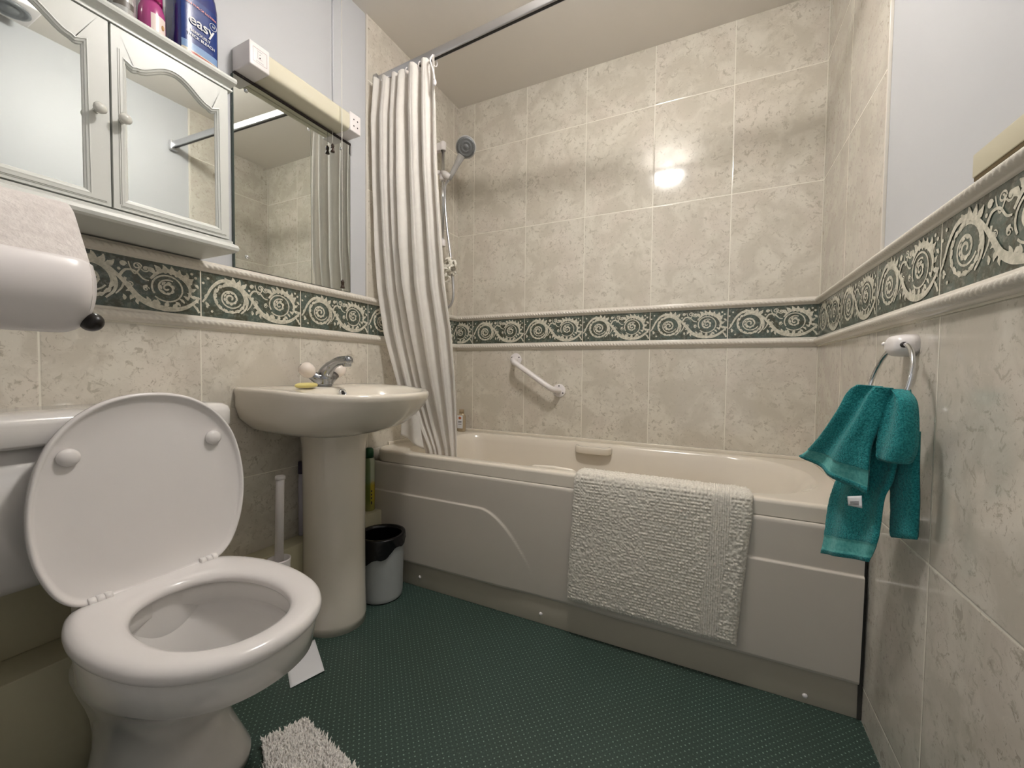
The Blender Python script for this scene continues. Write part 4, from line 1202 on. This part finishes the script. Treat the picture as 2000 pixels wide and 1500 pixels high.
tw = thing('hand_towel', 'teal terry hand towel bunched through the chrome towel ring', 'towel', (1.62, 1.08, .48))
p0 = Vector((1.68, .95, 0)); dd = Vector((-.377, .926, 0)); nn = Vector((-.926, -.377, 0))
def tp_(s, z, h=0): v = p0 + dd * s + nn * h; return (v.x, v.y, z)
def drape(left, right, h0, folds, amp, nu=50, nv=70, hb=None, band=None, thick=.010, ruff=.0015, seed=1, vs=1.0):
    """cloth sheet between two boundary polylines given as (s, z, h); returned as front and back skins"""
    Lc = cr(left, 12); Rc = cr(right, 12)
    def at(C, v):
        f = v * (len(C) - 1); i = min(int(f), len(C) - 2); return C[i].lerp(C[i + 1], f - i)
    def P(side):
        def fn(u, v):
            a, b = at(Lc, v), at(Rc, v); q = a.lerp(b, u)
            prof = math.sin(PI * min(max(u, 0), 1)) ** .6
            h = q.z + amp * math.sin(folds * PI * u + 1.5 * v + seed) * (.35 + .65 * prof)
            e = min(1, min(u, 1 - u) * 14) ** .5 * min(1, (1 - v) * 18 + .12) ** .5
            rf = ruff * vnoise(q.x * 500 + seed * 9, q.y * 500)
            if band and band[0] < v < band[1]: rf = 0
            h += side * (thick / 2 * e + (rf if side > 0 else 0)) - (.0012 if band and band[0] < v < band[1] and side > 0 else 0)
            return tp_(q.x, q.y, h)
        return fn
    mif = (lambda u, v: 1 if band and band[0] < v < band[1] else 0)
    m = MB(); m.grid(P(1), nu, nv, mifn=mif); m.grid(P(-1), nu, nv, mifn=mif)
    # close the edges
    n = (nu + 1) * (nv + 1)
    for j in range(nv):
        for i in (0, nu):
            a = j * (nu + 1) + i; b = a + nu + 1; m.f.append((a, b, b + n, a + n)); m.mi.append(0); m.sm.append(True)
    for i in range(nu):
        for j in (0, nv):
            a = j * (nu + 1) + i; m.f.append((a, a + 1, a + 1 + n, a + n)); m.mi.append(0); m.sm.append(True)
    return m
def join(mbs):
    M_ = MB()
    for b in mbs:
        o = len(M_.v); M_.v += b.v; M_.f += [tuple(i + o for i in q) for q in b.f]; M_.mi += b.mi; M_.sm += b.sm
    return M_
# back layer hanging straight down
Bk = drape([(.150, .870, -.005), (.185, .80, -.012), (.215, .72, -.015), (.245, .655, -.012), (.262, .60, -.010), (.270, .53, -.008), (.279, .472, -.006)],
           [(.080, .870, -.005), (.090, .78, -.02), (.100, .70, -.02), (.108, .66, -.012), (.112, .60, -.010), (.114, .57, -.008), (.130, .520, -.006)], 0, 3.2, .006, 60, 90, band=(.86, .955), seed=2.2, thick=.012)
# front layer folded over the ring
Fr = drape([(.140, .884, .018), (.158, .868, .024), (.180, .825, .030), (.222, .768, .034), (.262, .728, .036), (.302, .702, .034)],
           [(.072, .880, .014), (.078, .855, .018), (.086, .815, .022), (.102, .765, .026), (.106, .715, .026), (.112, .664, .022)], 0, 3.0, .009, 70, 80, band=(.80, .93), seed=.6, thick=.014)
# bulge of cloth nearest the wall
Rt = drape([(.080, .878, .006), (.086, .85, .008), (.092, .815, .010), (.100, .78, .010), (.104, .735, .006)],
           [(.062, .877, .0), (.040, .858, .0), (.032, .815, .0), (.033, .77, .0), (.046, .741, .0)], 0, 1.4, .010, 40, 50, seed=3.1, thick=.030)
# dark inner layer behind
In = drape([(.135, .80, -.035), (.135, .73, -.040), (.130, .65, -.042), (.126, .575, -.042)],
           [(.058, .80, -.030), (.064, .73, -.036), (.066, .66, -.04), (.070, .593, -.042)], 0, 1.0, .004, 20, 40, seed=5, thick=.012)
obj('towel_cloth', join([Bk, Fr, Rt, In]), [TEAL, TEALBAND], tw)
m = MB()
def TG(u, v):
    a = Vector((.140, .652, .036)); b = Vector((.106, .664, .034)); c = Vector((.136, .634, .037)); d_ = Vector((.102, .640, .035))
    q = a.lerp(b, u).lerp(c.lerp(d_, u), v); return tp_(q.x, q.y, q.z)
m.grid(TG, 4, 4); tg_ = obj('care_label', m, CARD, tw, solid=.0006); tg_['label'] = 'white care label'
m = MB()
for k in range(3):
    a = tp_(.131, .6445 - .003 * k, .0372); b = tp_(.110, .6505 - .003 * k, .0358)
    m.tube([a, b], .0004, 4)
obj('label_print', m, DARKMARK, tg_)

# ------------------------------------------------------------------ board on the right wall and paper roll holder
t = thing('heater_box', 'long cream wall-mounted box resting just above the right-hand border', 'wall box', (W - .01, .70, 1.2185))
m = MB(); m.box(W - .004, W + .005, .30, .928, 1.2215, 1.2585); obj('box_casing', m, CREAMBOX, t, bevel=.0015)
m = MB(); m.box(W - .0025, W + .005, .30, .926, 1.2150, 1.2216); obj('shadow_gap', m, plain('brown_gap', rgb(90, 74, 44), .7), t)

t = thing('paper_towel_holder', 'glossy white wall holder cradling a paper roll, at the left foreground', 'paper holder', (.40, .0, .96))
def HT(u, v):
    y = lerp(.0, .296, u); a = lerp(-2.75, .55, v)
    rr = .072
    k = 1.0
    if u > .90: k = 1 - .16 * ((u - .90) / .10) ** 2.5
    bul = 1 + .02 * math.sin(PI * u)
    return (.402 + rr * k * bul * math.cos(a), y, 1.030 + rr * k * math.sin(a))
m = MB(); m.grid(HT, 40, 48); obj('holder_tray', m, WPLAST, t, solid=.003)
m = MB()
cap = [[(.402 + r * math.cos(a), yy, 1.030 + r * math.sin(a)) for a in [lerp(-2.75, .55, k / 30) for k in range(31)]] for r, yy in ((.062, .295), (.05, .302), (.03, .305), (.004, .306))]
m.loft(cap, 0, False, True, closed=False); obj('tray_end', m, WPLAST, t)
m = MB(); m.ball((.436, .300, .975), .024, .014, .015); obj('end_lobe', m, plain('black_lobe', rgb(20, 12, 8), .35), t)  # black rounded lobe at the tray's far lower corner
m = MB(); m.box(.33, .47, .0, .006, .97, 1.20); obj('wall_plate', m, WPLAST, t, bevel=.003)
m = MB(); m.tube([(.368, .004, 1.118), (.368, .292, 1.118)], .012, 16); obj('spindle', m, WPLAST, t)
t = thing('paper_roll', 'white quilted paper roll sitting in the glossy white holder', 'paper roll', (.368, .15, 1.052))
def RL(u, v):
    y = lerp(.012, .292, u); a = 2 * PI * v
    r = .0660 + .0012 * vnoise(u * 40, v * 60) + .0006 * math.sin(v * 2 * PI * 3 + u * 9)
    d = Vector((math.cos(a), math.sin(a)))
    c1, c2, r2 = Vector((.356, 1.108)), Vector((.400, 1.032)), .0675     # sheet hangs taut from the roll over the tray
    s1, s2 = c1.dot(d) + .0660, c2.dot(d) + r2
    if s1 >= s2: q = c1 + d * r
    else: q = c2 + d * (r2 + r - .0660)
    return (q.x, y, q.y)
m = MB(); m.grid(RL, 60, 120); m.lathe([(.064, 0), (.020, 0), (.020, -.05)], (.356, .290, 1.108), (0, 1, 0), 60, cap0=False, cap1=False); obj('paper_sheets', m, PAPER, t)
